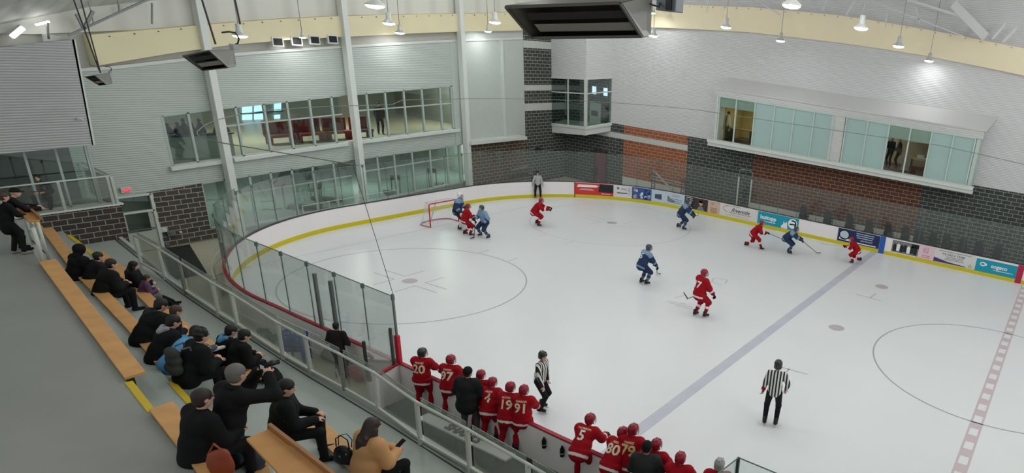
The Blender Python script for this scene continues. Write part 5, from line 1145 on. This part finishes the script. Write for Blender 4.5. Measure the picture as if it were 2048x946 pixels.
J, P, k, hd = by_head((936, 745), 1.16, .05, dict(lean=10, pel=(0, -.05, .95), fL=(-.14, 0, .09), fR=(.14, 0, .09), hL=(-.2, .3, 1.05), hR=(.2, .3, 1.05), head=(25, 0)), 66)
e = rootat(P, k, hd, 'broad man in a black coat and knit cap standing at the players bench'); civilian(e, J, DKC, GRYT, 'beanie', BLK, loose=1.42, hem=.2)
J, P, k, hd = by_head((1294, 895), 1.2, .05, dict(lean=6, pel=(0, -.05, .95), hL=(-.2, .3, 1.05), hR=(.2, .3, 1.05), head=(10, 0)), 80)
e = rootat(P, k, hd, 'coach in a dark coat and beanie at the right half of the bench'); civilian(e, J, cl('coat_charcoal', (44, 46, 46)), GRYT, 'beanie', BLK, loose=1.35, hem=.1)
J, P, k, hd = by_head((672, 652), 1.0, 0, dict(lean=6, head=(-10, 0), hL=(-.2, .25, 1.0), hR=(.2, .25, 1.0)), 60)
e = rootat(P, k, hd, 'person in dark clothes standing behind the boards by the bench door'); civilian(e, J, cl('dark_brown', (40, 34, 36)), BLK, 'short', fine=False, loose=1.15)

#==WATCHERS==
def sit(**k): d = dict(pel=(0, 0, .50), lean=22, fL=(-.15, .42, .09), fR=(.15, .44, .09), hL=(-.1, .40, .68), hR=(.12, .40, .68), kpL=(-.25, .5, 1), kpR=(.25, .5, 1), head=(0, -12)); d.update(k); return d
def watcher(label, head, k, z, pose, world, coat, trs=BLK, **kw):
    J, P, k, hd = by_head(head, k, z, pose, world=world); e = rootat(P, k, hd, label); civilian(e, J, coat, trs, **kw); return e, J, P, k, hd
C1, C2, C3 = cl('coat_ink', (15, 17, 18)), cl('coat_night', (21, 21, 25)), cl('coat_soot', (17, 20, 19))
BR = mat('hair_brown', (66, 48, 38), .6); DK = mat('hair_black', (26, 24, 24), .6); GR = mat('hair_grey', (104, 100, 96), .6)
watcher('person in a black hooded coat, leftmost of the three on the middle bench', (161, 499), 1.2, L1, sit(head=(6, 0)), 96, C1, hair='hood', hcol=C1, loose=1.27)
watcher('person in black with short dark hair, middle of the three on the middle bench', (197, 513), 1.10, L1, sit(head=(6, -5), lean=26), 90, C2, hair='short', hcol=DK, loose=1.27)
watcher('larger person in a black coat, rightmost of the three on the middle bench', (223, 528), 1.2, L1, sit(head=(7, -5), lean=24), 86, C3, hair='short', hcol=DK, loose=1.38)
watcher('long haired person in black sitting on the lowest bench with legs stretched out', (268, 531), 1.1, L0, sit(head=(7, -8), lean=10, fL=(.1, .78, .1), fR=(.32, .74, .14), hL=(.05, .4, .7), kpL=(0, .4, 1)), 58, C1, hair='long', hcol=DK, loose=1.27)
watcher('child in a purple jacket beside the long haired person', (294, 556), .82, L0+.12, sit(head=(4, -10), lean=20), 74, cl('purple', (92, 62, 92)), cl('grey_leggings', (120, 112, 118)), hair='short', hcol=BR, loose=1.27)
watcher('big person in a black hoodie bending forward, left end of the group', (322, 610), 1.31, L1, sit(head=(5, -30), lean=34), 88, C1, hair='short', hcol=DK, loose=1.44, hood=cl('hood_dark', (36, 36, 40)))
watcher('person with brown hair leaning close behind the grey scarf', (352, 622), 1.18, L1, sit(head=(4, -20), lean=34), 84, C2, hair='short', hcol=BR, loose=1.21)
watcher('person in black with a grey hood laid on the shoulders', (347, 643), 1.29, L1, sit(head=(6, -25), lean=30), 84, C3, hair='short', hcol=DK, hood=cl('hood_grey', (150, 150, 158)), loose=1.32)
watcher('person in a sky blue shirt bending forward with pale shoes up', (392, 664), 1.22, L1+.05, sit(head=(3, -35), lean=52, fL=(-.28, .78, .45), fR=(-.12, .8, .48), hL=(-.2, .6, .6), hR=(.1, .5, .6), pel=(0, -.05, .5)), 96, cl('shirt_blue', (92, 158, 208)), cl('pale_trousers', (70, 84, 100)), hair='short', hcol=DK, shoe=cl('shoe_pale', (206, 200, 192)), loose=1.32)
e, J, P, k, hd = watcher('curly haired person in a black coat with a grey backpack', (403, 671), 1.35, L1, sit(head=(6, -10), lean=26), 82, C1, hair='curly', hcol=DK, loose=1.38)
bp = empty('backpack', wpt(P, k, hd, J['chest']-J['fw']*.26-J['up']*.1), hd-math.pi/2, label='grey backpack on the back of the curly haired person', cat='backpack'); bp.scale = (k, k, k)
V, F = surf([('c', A(-.06, 0, .12), A(.06, 0, .12), .085, .085), ('c', A(-.08, -.02, -.14), A(.08, -.02, -.14), .10, .10), ('c', A(-.07, 0, 0), A(.07, 0, 0), .09, .09)], .018, .03); mesh_obj('bag', V, F, cl('bag_olive', (56, 58, 54)), bp)
mb = MB()
for sg in (-1, 1): mb.tube([A(.1*sg, .08, .18), A(.12*sg, .2, .2), A(.12*sg, .24, .0)], .016, 6)
mb.build('strap', cl('strap_grey', (90, 92, 92)), bp)
watcher('person in black with a sky blue hood on the lowest bench', (462, 662), 1.24, L0, sit(head=(4, -25), lean=26), 86, C1, hair='short', hcol=DK, hood=cl('hood_blue', (88, 150, 190)), loose=1.32)
watcher('person in black with a white sleeve print right of the blue hood', (489, 671), 1.26, L0, sit(head=(3, -25), lean=24, fR=(.3, .6, .1)), 78, C3, hair='short', hcol=DK, loose=1.32)
# man taking pictures, his camera
pose = dict(lean=20, pel=(0, -.1, .93), fL=(-.16, -.1, .09), fR=(.16, .0, .09), hL=(-.06, .40, 1.50), hR=(.16, .38, 1.52), epL=(-.6, .1, -1), epR=(.8, .0, -.8), head=(-5, -6))
J, P, k, hd = by_head((473, 748), 1.5, L1+.1, pose, 28); e = rootat(P, k, hd, 'grey haired man in a black jacket holding a camera to his face')
civilian(e, J, C3, JN, 'short', GR, loose=1.16, hem=.1, collar=C1, curl=1.0, h=.014)
c = wpt(P, k, hd, (J['wrL']+J['wrR'])/2+(J['handL']+J['handR'])*.05); cm = empty('camera', c, hd-math.pi/2, label='black camera held by the grey haired man', cat='camera'); cm.scale = (k, k, k)
mb = MB(); mb.box((0, 0, 0), (.14, .07, .09)); mb.box((0, -.01, .06), (.06, .06, .04)); mb.build('camera_body', BLK, cm, bevel=.008)
mb = MB(); mb.tube([(0, .03, 0), (0, .08, 0), (0, .16, 0)], [.032, .036, .04], 16); mb.build('lens', mat('lens_black', (28, 28, 32), .25), cm, smooth=True)
mb = MB(); mb.box((.02, -.037, 0), (.07, .004, .05)); mb.build('screen', mat('screen_glow', (150, 160, 170), .3, emit=.3), cm)
mb = MB(); mb.tube([(-.07, 0, .02), (-.1, -.05, -.12), (0, -.06, -.22), (.1, -.05, -.12), (.07, 0, .02)], .006, 5); mb.build('strap', BLK, cm)
watcher('dark haired person in a long black coat behind the photographer', (405, 797), 1.42, L2, sit(head=(2, -10), lean=14), 88, C1, hair='short', hcol=mat('hair_umber', (46, 36, 32), .6), loose=1.32, hem=.16)
watcher('man in a black jacket with raised collar looking to the right', (573, 775), 1.4, L1, sit(head=(7, -12), lean=10), 56, C1, hair='short', hcol=DK, collar=C2, loose=1.27)
e, J, P, k, hd = watcher('long haired woman in a camel coat, nearest the handbag', (745, 852), 1.42, L0, sit(head=(3, -14), lean=14, hL=(-.02, .42, .70), hR=(.12, .40, .70), fL=(-.12, .5, .09), fR=(.16, .46, .09)), 84, cl('camel', (196, 150, 104)), BLK, hair='long', hcol=mat('hair_chestnut', (52, 42, 40), .5), loose=1.38, hem=.14, collar=cl('camel', (1, 1, 1)), curl=.9)
c = wpt(P, k, hd, (J['wrL']+J['wrR'])/2+A(.0, .09, .05)); ph = tag(MB().box((0, 0, 0), (.08, .15, .012)).build('phone', BLK, bevel=.004), 'black phone in the hands of the woman in camel', 'phone'); ph.location = c; ph.rotation_euler = (R(30), 0, hd-math.pi/2); ph.scale = (k,)*3
# two watchers standing at the far counter
J, P, k, hd = by_feet((40, 508), (15, 393), dict(lean=8, fL=(-.1, 0, .09), fR=(.14, .12, .09), hL=(-.1, .42, 1.05), hR=(.2, .42, 1.05), head=(15, 0)), 20, z=UU)
e = rootat(P, k, hd, 'person in a long black coat standing at the left leaning counter'); civilian(e, J, C1, BLK, 'short', BR, shoe=cl('shoe_grey', (130, 130, 126)), loose=1.1, hem=.3, hood=cl('hood_pale', (150, 152, 152)))
J, P, k, hd = by_head((30, 385), 1.05, UU, dict(lean=34, pel=(0, -.2, .93), hL=(-.1, .5, 1.1), hR=(.2, .5, 1.1), head=(10, -5)), 10)
e = rootat(P, k, hd, 'person in a black cap leaning forward on the left counter'); civilian(e, J, C2, BLK, 'cap', BLK)
J, P, k, hd = by_head((183, 392), 1.0, 2.42, sit(head=(0, 0)), 260); P[0] = -.95
e = rootat(P, k, hd, 'person in black sitting on the landing behind the glass'); civilian(e, J, C1, BLK, 'short', DK, fine=False)
ch = empty('landing_chair', (P[0]-.25, P[1], 2.42), label='red chair on the landing behind the glass', cat='chair'); mb = MB(); mb.box((0, 0, .45), (.45, .45, .05)); mb.build('seat', red, ch)
for sx in (-1, 1):
    for sy in (-1, 1): mb = MB(); mb.tube([(sx*.2, sy*.2, 0), (sx*.19, sy*.19, .45)], .015, 6); mb.build('leg', red, ch)
mb = MB(); mb.box((-.22, 0, .7), (.04, .42, .3)); mb.build('backrest', red, ch)

#==SMALL THINGS==
# goal
goal = empty('hockey_goal', (XG, YC, 0), label='red framed hockey goal with white net', cat='goal'); gr = mat('goal_red', (190, 24, 44), .4)
q0, q1 = at(851, 460), at(904, 446); hw = .915; dv = Vector((0, 1, 0))
mb = MB(); mb.tube([(0, -hw, 0), (0, -hw, 1.16), (0, -hw+.06, 1.22), (0, hw-.06, 1.22), (0, hw, 1.16), (0, hw, 0)], .03, 8); mb.build('goal_frame', gr, goal, smooth=True)
mb = MB(); base = [(0, -hw, .03)]+[(-.55-.5*math.sin(t), -(hw+.05)*math.cos(t), .03) for t in np.linspace(.1, math.pi-.1, 12)]+[(0, hw, .03)]; mb.tube(base, .028, 8)
mb.build('base_frame', mat('goal_pink', (196, 120, 130), .4), goal, smooth=True); mb = MB(); mb.tube([(0, -hw, 1.22), (-.45, -.75, 1.2), (-.5, 0, 1.2), (-.45, .75, 1.2), (0, hw, 1.22)], .018, 8); mb.build('top_frame', mat('goal_white', (206, 200, 200), .4), goal, smooth=True)
mb = MB(); mb.tube([(-.5, 0, 1.2), (-1.04, 0, .03)], .022, 8); mb.build('rear_post', mat('goal_white', (1, 1, 1)), goal)
top_ = [(0, -hw, 1.2), (-.45, -.75, 1.2), (-.5, 0, 1.2), (-.45, .75, 1.2), (0, hw, 1.2)]; mb = MB()
def lerp_ring(t, n=26):
    o = []
    for s in np.linspace(0, 1, n):
        a = np.array([np.interp(s*4, range(5), [p[i] for p in top_]) for i in range(3)]); b = np.array([np.interp(s*(len(base)-1), range(len(base)), [p[i] for p in base]) for i in range(3)]); o.append(a*(1-t)+b*t)
    return o
cols = [lerp_ring(t) for t in np.linspace(0, 1, 14)]
for r_ in cols: mb.tube(r_, .005, 3)
for i in range(26): mb.tube([cols[0][i], cols[-1][i]], .005, 3)
for yv in np.linspace(-.7, .7, 10): mb.tube([(0, yv, 1.21), (-.48, yv, 1.2)], .005, 3)
mb.build('net', mat('net_white', (215, 215, 215), .8), goal)
# handbag, orange bag, folded black coat
def at_bench(u, v, z): return at(u, v, z)
hb = empty('handbag', at(690, 925, L1+.1), R(20), label='black leather handbag standing on the lowest bench', cat='handbag'); hb.scale = (1.35,)*3
V, F = surf([('e', A(0, 0, .14), A(.15, .08, .15), I3), ('e', A(0, 0, .06), A(.16, .09, .08), I3), ('-h', A(0, 0, 0), A(0, 0, -1))], .014, .03); mesh_obj('bag', V, F, mat('leather_black', (18, 18, 22), .35), hb)
mb = MB(); mb.tube([(-.1, 0, .26), (-.09, 0, .40), (0, 0, .46), (.09, 0, .40), (.1, 0, .26)], .009, 6); mb.tube([(-.1, .05, .25), (-.12, .1, .38), (0, .12, .42), (.1, .08, .36), (.1, .05, .25)], .007, 6); mb.build('handle', mat('leather_black', (1, 1, 1)), hb, smooth=True)
mb = MB(); mb.box((0, -.085, .16), (.02, .01, .03)); mb.box((.09, -.07, .2), (.015, .01, .02)); mb.build('clasp', alu, hb)
ob_ = empty('orange_bag', at(445, 945, UU+.1), R(30), label='rust orange leather bag at the bottom edge', cat='bag'); ob_.scale = (1.6,)*3
V, F = surf([('e', A(0, 0, .1), A(.13, .06, .17), I3), ('e', A(.05, 0, .22), A(.05, .04, .06), I3)], .014, .03); mesh_obj('bag', V, F, mat('leather_rust', (138, 62, 36), .5), ob_)
mb = MB(); mb.tube([(-.1, 0, .2), (-.02, 0, .34), (.1, 0, .2)], .012, 6); mb.build('handle', mat('leather_rust', (1, 1, 1)), ob_)
P_ = at(548, 762, L0); V, F = surf([('e', A(0, 0, .1), A(.42, .2, .13), I3), ('e', A(.28, .05, .08), A(.25, .14, .1), I3), ('e', A(-.25, .0, .16), A(.16, .14, .12), I3), ('-h', A(0, 0, 0), A(0, 0, -1))], .02, .06); o = mesh_obj('folded_coat', V, F, C1, None); o.location = P_; o.rotation_euler = (0, 0, R(-25)); tag(o, 'black coat heaped on the front walkway left of the collared man', 'coat')
o = empty('water_bottle', at(263, 613, L1), label='pale green water bottle standing beside the rightmost of the three', cat='bottle'); mb = MB(); mb.lathe((0, 0, 0), [(.035, 0), (.037, .14), (.015, .18), (.015, .2)], 14); mb.build('bottle', mat('bottle_green', (120, 150, 140), .3), o, smooth=True); mb = MB(); mb.lathe((0, 0, .2), [(.018, 0), (.018, .02)], 12); mb.build('cap', offwhite, o)
# chairs by the boards
def plastic_chair(name, u, v, rz, m, label, n=1):
    p = at(u, v, 0)
    for k in range(n):
        e = empty(name, (p[0]+.02*k, p[1], .16*k), rz, label=label if n == 1 else (label % ('bottom', 'middle', 'top')[k]), cat='chair')
        mb = MB(); mb.box((0, 0, .42), (.46, .44, .04)); mb.build('seat', m, e, bevel=.01)
        mb = MB(); mb.tube([(-.22, .2, .42), (-.22, .25, .75), (-.12, .27, .84), (.12, .27, .84), (.22, .25, .75), (.22, .2, .42)], .025, 6)
        for x in (-.1, 0, .1): mb.bar((x, .22, .44), (x, .27, .82), .05, .02)
        mb.build('backrest', m, e)
        for sx in (-1, 1):
            mb = MB(); mb.tube([(sx*.23, -.2, .42), (sx*.25, -.2, .62), (sx*.25, .18, .64), (sx*.23, .23, .6)], .022, 6); mb.build('armrest', m, e)
            for sy in (-1, 1): mb = MB(); mb.hexa([(sx*.27+a, sy*.25+b, 0) for a, b in ((-.025, -.025), (.025, -.025), (.025, .025), (-.025, .025))], [(sx*.21+a, sy*.19+b, .42) for a, b in ((-.03, -.03), (.03, -.03), (.03, .03), (-.03, .03))]); mb.build('leg', m, e)
plastic_chair('plastic_chair', 548, 700, R(200), mat('plastic_green', (74, 108, 84), .45), 'green plastic chair behind the railing beside the blue chairs')
plastic_chair('plastic_chair', 598, 722, R(215), mat('plastic_blue', (34, 74, 168), .4), 'blue plastic chair behind the railing, %s of its stack', 3)
# white team bench with dark letters, sticks, bottles, red cloth
a, b = Vector(at(846, 832, .45)), Vector(at(1004, 908, .45)); tb = empty('team_bench', a, label='long white players bench with dark letters behind the boards', cat='bench')
mb = MB(); mb.bar(a, b+(b-a)*.1, .34, .05); place(mb.build('seat', offwhite, bevel=.006), tb)
for t in (.05, .5, .95): c = a.lerp(b, t); mb = MB(); mb.box((c.x, c.y, .21), (.08, .26, .42)); place(mb.build('leg', steel), tb)
o = text_obj('lettering', 'SHARKS', .34, bk, frame_mw(a.lerp(b, .52)+Vector((0, .02, .03)), (b-a), Vector((-(b-a).y, (b-a).x, 0))), None, bold=.02); place(o, tb)
for i, (u, v) in enumerate(((1091, 885), (1126, 903))):
    p = at(u, v, .72); o = empty('bottle_holder', (p[0], near_y(p[0])-.16, .60), label='dark bottle in a holder on the inside of the boards, %s of the two' % ('left', 'right')[i], cat='bottle', group='bottles on the bench boards'); mb = MB(); mb.lathe((0, 0, 0), [(.05, 0), (.055, .2), (.03, .26), (.02, .3)], 12); mb.build('bottle', BLK, o, smooth=True); mb = MB(); mb.lathe((0, 0, .08), [(.06, 0), (.06, .03)], 12); mb.build('holder_ring', alu, o)
for i, (u0, v0, u1, v1) in enumerate(((672, 738, 690, 800), (680, 745, 702, 806), (668, 760, 684, 812))):
    t_, b_ = at(u0, v0, 1.0), at(u1, v1, 0.03); stick(t_, b_, b_+A(.2, -.1, 0), ('pale stick leaning behind the railing, left one', 'dark stick leaning behind the railing, middle one', 'low stick leaning behind the railing, right one')[i], (TAPE, STICK_M, TAPE)[i], STICK_M)
p = at(708, 722, .6); V, F = surf([('e', A(0, 0, .0), A(.26, .12, .2), I3), ('e', A(.12, 0, -.1), A(.2, .12, .16), I3)], .022, .05); o = mesh_obj('red_bag', V, F, RED, None); o.location = (p[0], near_y(p[0])-.35, .22); tag(o, 'red bag at the foot of the boards beside the door person', 'bag')
# glass at the penalty box, bottom right
pb = empty('box_glass', (27, near_y(27), 1), label='glass corner of the box at the bottom right', cat='glass screen')
yb = near_y(26.9)-.05
for (xa, ya, xb, yb_, z) in ((26.9, yb, 28.3, near_y(28.3)-.05, 2.5), (26.9, yb, 26.75, yb-1.2, 2.5)):
    mb = MB(); mb.bar((xa, ya, (z+1.04)/2), (xb, yb_, (z+1.04)/2), .015, z-1.04); place(mb.build('glass_panel', rk_glass), pb)
    mb = MB(); mb.bar((xa, ya, z), (xb, yb_, z), .02, .02); place(mb.build('glass_edge', edge_m), pb)
for x, y, h_ in ((26.9, yb, 1.5), (26.75, yb-1.2, 1.5), (26.86, yb-.35, 1.1)): mb = MB(); mb.box((x, y, 1.0+h_/2), (.06, .06, h_)); place(mb.build('post', mat('post_dark', (1, 1, 1))), pb)
# things behind the far glass
e = empty('red_door', at(1200, 335, 27.9, 1), label='dark red door in the far corner under the bay window', cat='door'); e.location = (at(1200, 335, 27.9, 1)[0], 27.9, 0)
mb = MB(); mb.box((0, .05, 1.15), (.95, .06, 2.3)); mb.build('door_leaf', mat('door_maroon', (112, 62, 66), .5), e); mb = MB(); mb.box((-.5, .03, 1.17), (.07, .12, 2.36)); mb.box((.5, .03, 1.17), (.07, .12, 2.36)); mb.box((0, .03, 2.36), (1.07, .12, .07)); mb.build('door_frame', mat('frame_dark', (70, 66, 66), .5), e); mb = MB(); mb.tube([(-.36, -.02, 1.05), (-.36, -.08, 1.05), (-.2, -.08, 1.05)], .02, 6); mb.build('handle', BLK, e)
e = empty('post_frame', (11.9, 27.3, 0), label='tall white post frame standing before the far block wall', cat='frame')
xa, xb = float(at(1476, 375, 27.3, 1)[0]), float(at(1502, 375, 27.3, 1)[0]); zt = float(at(1476, 337, 27.3, 1)[2])
for x, z in ((xa, zt-.5), (xb, zt-.55)): mb = MB(); mb.tube([(x-11.9, 0, 0), (x-11.9, 0, z)], .055, 8); mb.build('post', offwhite, e)
mb = MB(); mb.tube([(xa-11.9, 0, zt-.5), (xa-11.9, 0, zt-.1), (xa+.1-11.9, 0, zt), (xb-.1-11.9, 0, zt), (xb-11.9, 0, zt-.1), (xb-11.9, 0, zt-.55)], .02, 8); mb.build('top_bar', alu, e)
xa, xb = float(at(1303, 370, 27, 1)[0]), float(at(1368, 380, 27, 1)[0]); e = empty('scaffold', (xa, 27, 0), label='folded scaffold frame behind the far boards', cat='scaffold'); w_ = xb-xa
for x in (0, .22, w_-.22, w_): mb = MB(); mb.tube([(x, 0, 0), (x, 0, 1.85 if x < 1 else 1.75)], .025, 6); mb.build('post', mat('scaffold_navy', (48, 52, 76), .5), e)
for x in (.11, w_-.11):
    mb = MB()
    for z in np.arange(.2, 1.8, .22): mb.bar((x-.11, 0, z), (x+.11, 0, z), .03)
    mb.build('rung', mat('scaffold_navy', (1, 1, 1)), e)
mb = MB(); mb.tube([(0, 0, 1.55), (w_, 0, 1.45)], .03, 6); mb.tube([(0, 0, 1.38), (w_, 0, 1.3)], .03, 6); mb.tube([(.3, 0, 1.85), (w_-.1, 0, .4)], .03, 6); mb.tube([(.1, 0, 1.9), (w_-.4, 0, .5)], .03, 6); mb.build('brace', alu, e)
def stack_chair():
    e = empty('stacking_chair', (0, 0, 0), label='dark grey stacking chair behind the far boards', cat='chair', group='stacked grey chairs along the far wall'); m = mat('chair_grey', (44, 50, 50), .7)
    mb = MB(); mb.box((0, 0, .45), (.46, .44, .05)); mb.build('seat', m, e); mb = MB(); mb.hexa([(-.22, .2, .5), (.22, .2, .5), (.22, .23, .5), (-.22, .23, .5)], [(-.19, .3, .95), (.19, .3, .95), (.19, .33, .95), (-.19, .33, .95)]); mb.build('backrest', m, e)
    for sx in (-1, 1):
        for sy in (-1, 1): mb = MB(); mb.tube([(sx*.21, sy*.2, 0), (sx*.2, sy*.18, .45)], .014, 5); mb.build('leg', dark, e)
    return e
first = stack_chair(); used = False
ORD = ('leftmost', 'second', 'third', 'fourth', 'fifth', 'sixth', 'seventh', 'eighth', 'ninth', 'tenth', 'eleventh', 'rightmost'); LV = ('bottom', 'second lowest', 'middle', 'second highest', 'top')
for si, x in enumerate((17.4, 19.0, 20.4, 21.6, 22.8, 23.8, 24.6, 25.4, 26.2, 27.1, 28.0, 29.0)):
    for k in range(5):
        c = copy_tree(first) if used else first; used = True; c['label'] = '%s dark grey chair of the %s stack%s along the far wall' % (LV[k], ORD[si], '' if si in (0, 11) else ' from the left'); c.location = (x, 27.0+.04*k, .165*k); c.rotation_euler = (0, 0, R(180+random.uniform(-8, 8)))
e = empty('equipment_cart', (-.9, at(1040, 350, -.9, 0)[1], 0), label='dark equipment cart behind the far boards left of the linesman', cat='cart')
mb = MB(); mb.box((0, 0, .9), (.5, 1.6, .06)); mb.box((0, 0, .3), (.5, 1.6, .06)); mb.build('shelf', dark, e)
for sy in (-.78, .78): mb = MB(); mb.box((0, sy, .75), (.06, .06, 1.5)); mb.build('post', steel, e)
mb = MB(); mb.bar((0, -.7, 1.35), (0, .7, 1.45), .08, .1); mb.build('pipe', alu, e)
for i, (u, v) in enumerate(((1077, 300), (1190, 341))):
    p = at(u, v, XE+.2, 0) if i == 0 else at(u, v, 27.6, 1); mb = MB(); mb.box(p, (.3, .35, .3)); mb.tube([p, p+A(0, 0, -.4)], .02, 6); tag(mb.build('wall_speaker', dark, bevel=.02), ('dark loudspeaker high in the corner behind the glass', 'small dark box beside the red door')[i], 'speaker' if i == 0 else 'box')
# lobby: red benches, standing person, silhouettes, daylight panes
redb = mat('lobby_red', (120, 44, 36), .6)
lf = 3.28
def lobby_pt(u, v, x): p = at(u, v, x, 0); return p
for i, (u0, u1) in enumerate(((532, 588), (592, 648), (652, 700), (706, 742))):
    y0, y1 = at(u0, 270, -5, 0)[1], at(u1, 262, -5, 0)[1]; e = empty('lobby_bench', (-5, (y0+y1)/2, lf), label='dark red lobby bench, %s of the four behind the upper window' % ('leftmost', 'second from the left', 'third from the left', 'rightmost')[i], cat='bench', group='red lobby benches')
    w_ = (y1-y0)*.92; mb = MB(); mb.box((0, 0, .42), (.6, w_, .14)); mb.build('seat', redb, e); mb = MB(); mb.box((-.28, 0, .78), (.12, w_, .7)); mb.build('backrest', redb, e)
    for sy in (-.45, .45): mb = MB(); mb.box((0, sy*w_, .17), (.5, .08, .35)); mb.build('leg', redb, e)
J, P, k, hd = by_head((760, 238), 1.0, lf, dict(lean=3, hL=(-.2, .2, .95), hR=(.2, .25, .95)), 280); dx = -3.2; P = np.array(at(762, 268, lf)); 
e = rootat((P[0], P[1], lf), 1.02, hd, 'person in black standing in the lobby behind the upper window'); civilian(e, J, C1, BLK, 'short', DK, fine=False, bare=False)
for i, u in enumerate((338, 358, 371, 386, 403, 437, 452)):
    p = at(u, 268, -3.6, 0); q = at(u, (246, 244, 236, 244, 236, 243, 243)[i], -3.6, 0); h_ = q[2]-p[2]; z0 = p[2]-lf
    e = empty('lobby_stool', (-3.6, p[1], lf), label='dark cone shaped seat behind the leftmost upper windows, %s' % ('first from the left', 'second from the left', 'third from the left', 'fourth from the left', 'fifth from the left', 'sixth from the left', 'nearest the daylight window')[i], cat='stool', group='dark seats behind the leftmost upper windows')
    mb = MB(); mb.lathe((0, 0, 0), [(.03, 0), (.03, z0)], 8); mb.build('stem', dark, e); mb = MB(); mb.lathe((0, 0, z0), [(.17, 0), (.19, .2*h_), (.12, .55*h_), (.05, .8*h_)], 12); mb.build('seat_cover', black, e, smooth=True); mb = MB(); mb.lathe((0, 0, z0+.74*h_), [(.02, 0), (.07, .08*h_), (.07, .18*h_), (.02, .26*h_)], 10); mb.build('top_knob', black, e)
e = empty('lobby_counter', (-3.3, 4.5, lf), label='low pale counter under the dark seats in the lobby', cat='counter'); p = at(360, 270, -3.3, 0); mb = MB(); mb.box((0, 0, (p[2]-lf)/2-.03), (.1, 4.2, p[2]-lf-.1)); mb.build('panel', mat('counter_pale', (150, 156, 146), .6), e); mb = MB(); mb.box((0, 0, p[2]-lf-.03), (.3, 4.3, .06)); mb.build('counter_top', dark, e)
e = empty('daylight_window', (-12.8, 8, 5), label='bright daylight window at the back of the lobby', cat='window'); dl = mat('daylight_sky', (170, 214, 240), .5, emit=2.2)
for k, (u0, u1, v0, v1) in enumerate(((484, 504, 208, 252), (508, 526, 207, 250), (548, 562, 205, 225), (548, 560, 230, 248))):
    q = [at(u0, v1, -12.8, 0), at(u1, v1-2, -12.8, 0), at(u1, v0-1, -12.8, 0), at(u0, v0, -12.8, 0)]; mb = MB(); mb.poly(q, (.02, 0, 0)); place(mb.build('bright_pane', dl), e)
mb = MB(); a, b = at(481, 256, -12.7, 0), at(566, 248, -12.7, 0); mb.bar(a, b, .12, .12); a, b = at(481, 228, -12.7, 0), at(566, 222, -12.7, 0); mb.bar(a, b, .08, .08); place(mb.build('window_bar', dark), e)
# lower room: exercise machines
def machine(u, v, x, m, lab, s=1.0):
    p = at(u, v, x, 0); e = empty('exercise_machine', (x, p[1], .02), R(random.uniform(0, 360)), label=lab, cat='exercise machine'); e.scale = (s,)*3
    mb = MB(); mb.box((0, 0, .12), (.5, 1.5, .16)); mb.build('deck', m, e); mb = MB(); mb.tube([(.22, .7, .1), (.22, .8, 1.2)], .03, 6); mb.tube([(-.22, .7, .1), (-.22, .8, 1.2)], .03, 6); mb.build('upright', steel, e); mb = MB(); mb.box((0, .8, 1.25), (.5, .12, .26)); mb.build('console', dark, e); mb = MB(); mb.tube([(-.25, .75, 1.05), (-.25, .3, 1.0)], .025, 6); mb.tube([(.25, .75, 1.05), (.25, .3, 1.0)], .025, 6); mb.build('hand_grip', steel, e)
for i, (u, v, x, lab) in enumerate(((608, 395, -4.2, 'left dark exercise machine behind the lower window'), (652, 385, -5, 'exercise machine beside the second pillar, behind glass'), (782, 368, -4, 'exercise machine right of the second pillar, behind glass'), (872, 356, -4.2, 'exercise machine at the right end of the lower window'))):
    machine(u, v, x, dark, lab)
# office: two people, desk, board, chair
for i, (u, v) in enumerate(((1785, 285), (1801, 286))):
    p = at(u, v, 28.2, 1); J = skeleton(dict(lean=4, hL=(-.2, .3, 1.0), hR=(.2, .3, 1.0))); e = rootat((p[0], 28.15+.1*i, 4.56), 1.0, R(250-60*i), ('person in dark clothes standing in the office, left of two', 'person in dark clothes standing in the office, right of two')[i]); civilian(e, J, (C3, cl('coat_slate', (70, 72, 72)))[i], BLK, 'short', (DK, GR)[i], fine=False, bare=False)
p = at(1835, 315, 28.4, 1); e = empty('office_desk', (p[0], 28.3, 4.56), label='cluttered desk in the office beside the two people', cat='desk'); mb = MB(); mb.box((0, 0, .74), (1.5, .7, .04)); mb.build('desk_top', mat('desk_beige', (190, 176, 150), .5), e); mb = MB(); mb.box((-.5, -.1, .36), (.5, .6, .7)); mb.build('drawer_box', mat('desk_grey', (140, 140, 134), .5), e); mb = MB(); mb.box((.2, .1, .86), (.4, .3, .2)); mb.box((.5, -.1, .8), (.2, .25, .1)); mb.build('papers', offwhite, e)
p = at(1492, 250, 29, 1); e = empty('office_table', (p[0], 28.6, 4.56), label='table in the yellow office behind the clear panes', cat='table'); mb = MB(); mb.box((0, 0, .74), (1.6, .8, .05)); mb.build('table_top', mat('table_brown', (120, 92, 66), .5), e)
for sx in (-.7, .7): mb = MB(); mb.box((sx, 0, .36), (.06, .7, .72)); mb.build('leg', dark, e)
e = empty('notice_board', (12.9, 30.5, 6.2), label='pale notice board on the yellow office wall', cat='notice board'); mb = MB(); mb.box((0, 0, 0), (1.8, .05, .8)); mb.build('frame', dark, e); mb = MB(); mb.box((0, -.03, 0), (1.7, .02, .7)); mb.build('board_face', crm, e)
J = skeleton(dict(lean=4)); p = at(1458, 240, 28.3, 1); e = rootat((p[0], 28.3, 4.56), 1.0, R(200), 'person in pale clothes in the yellow office'); civilian(e, J, cl('pale_shirt', (180, 176, 160)), GRYT, 'short', BR, fine=False, bare=False)
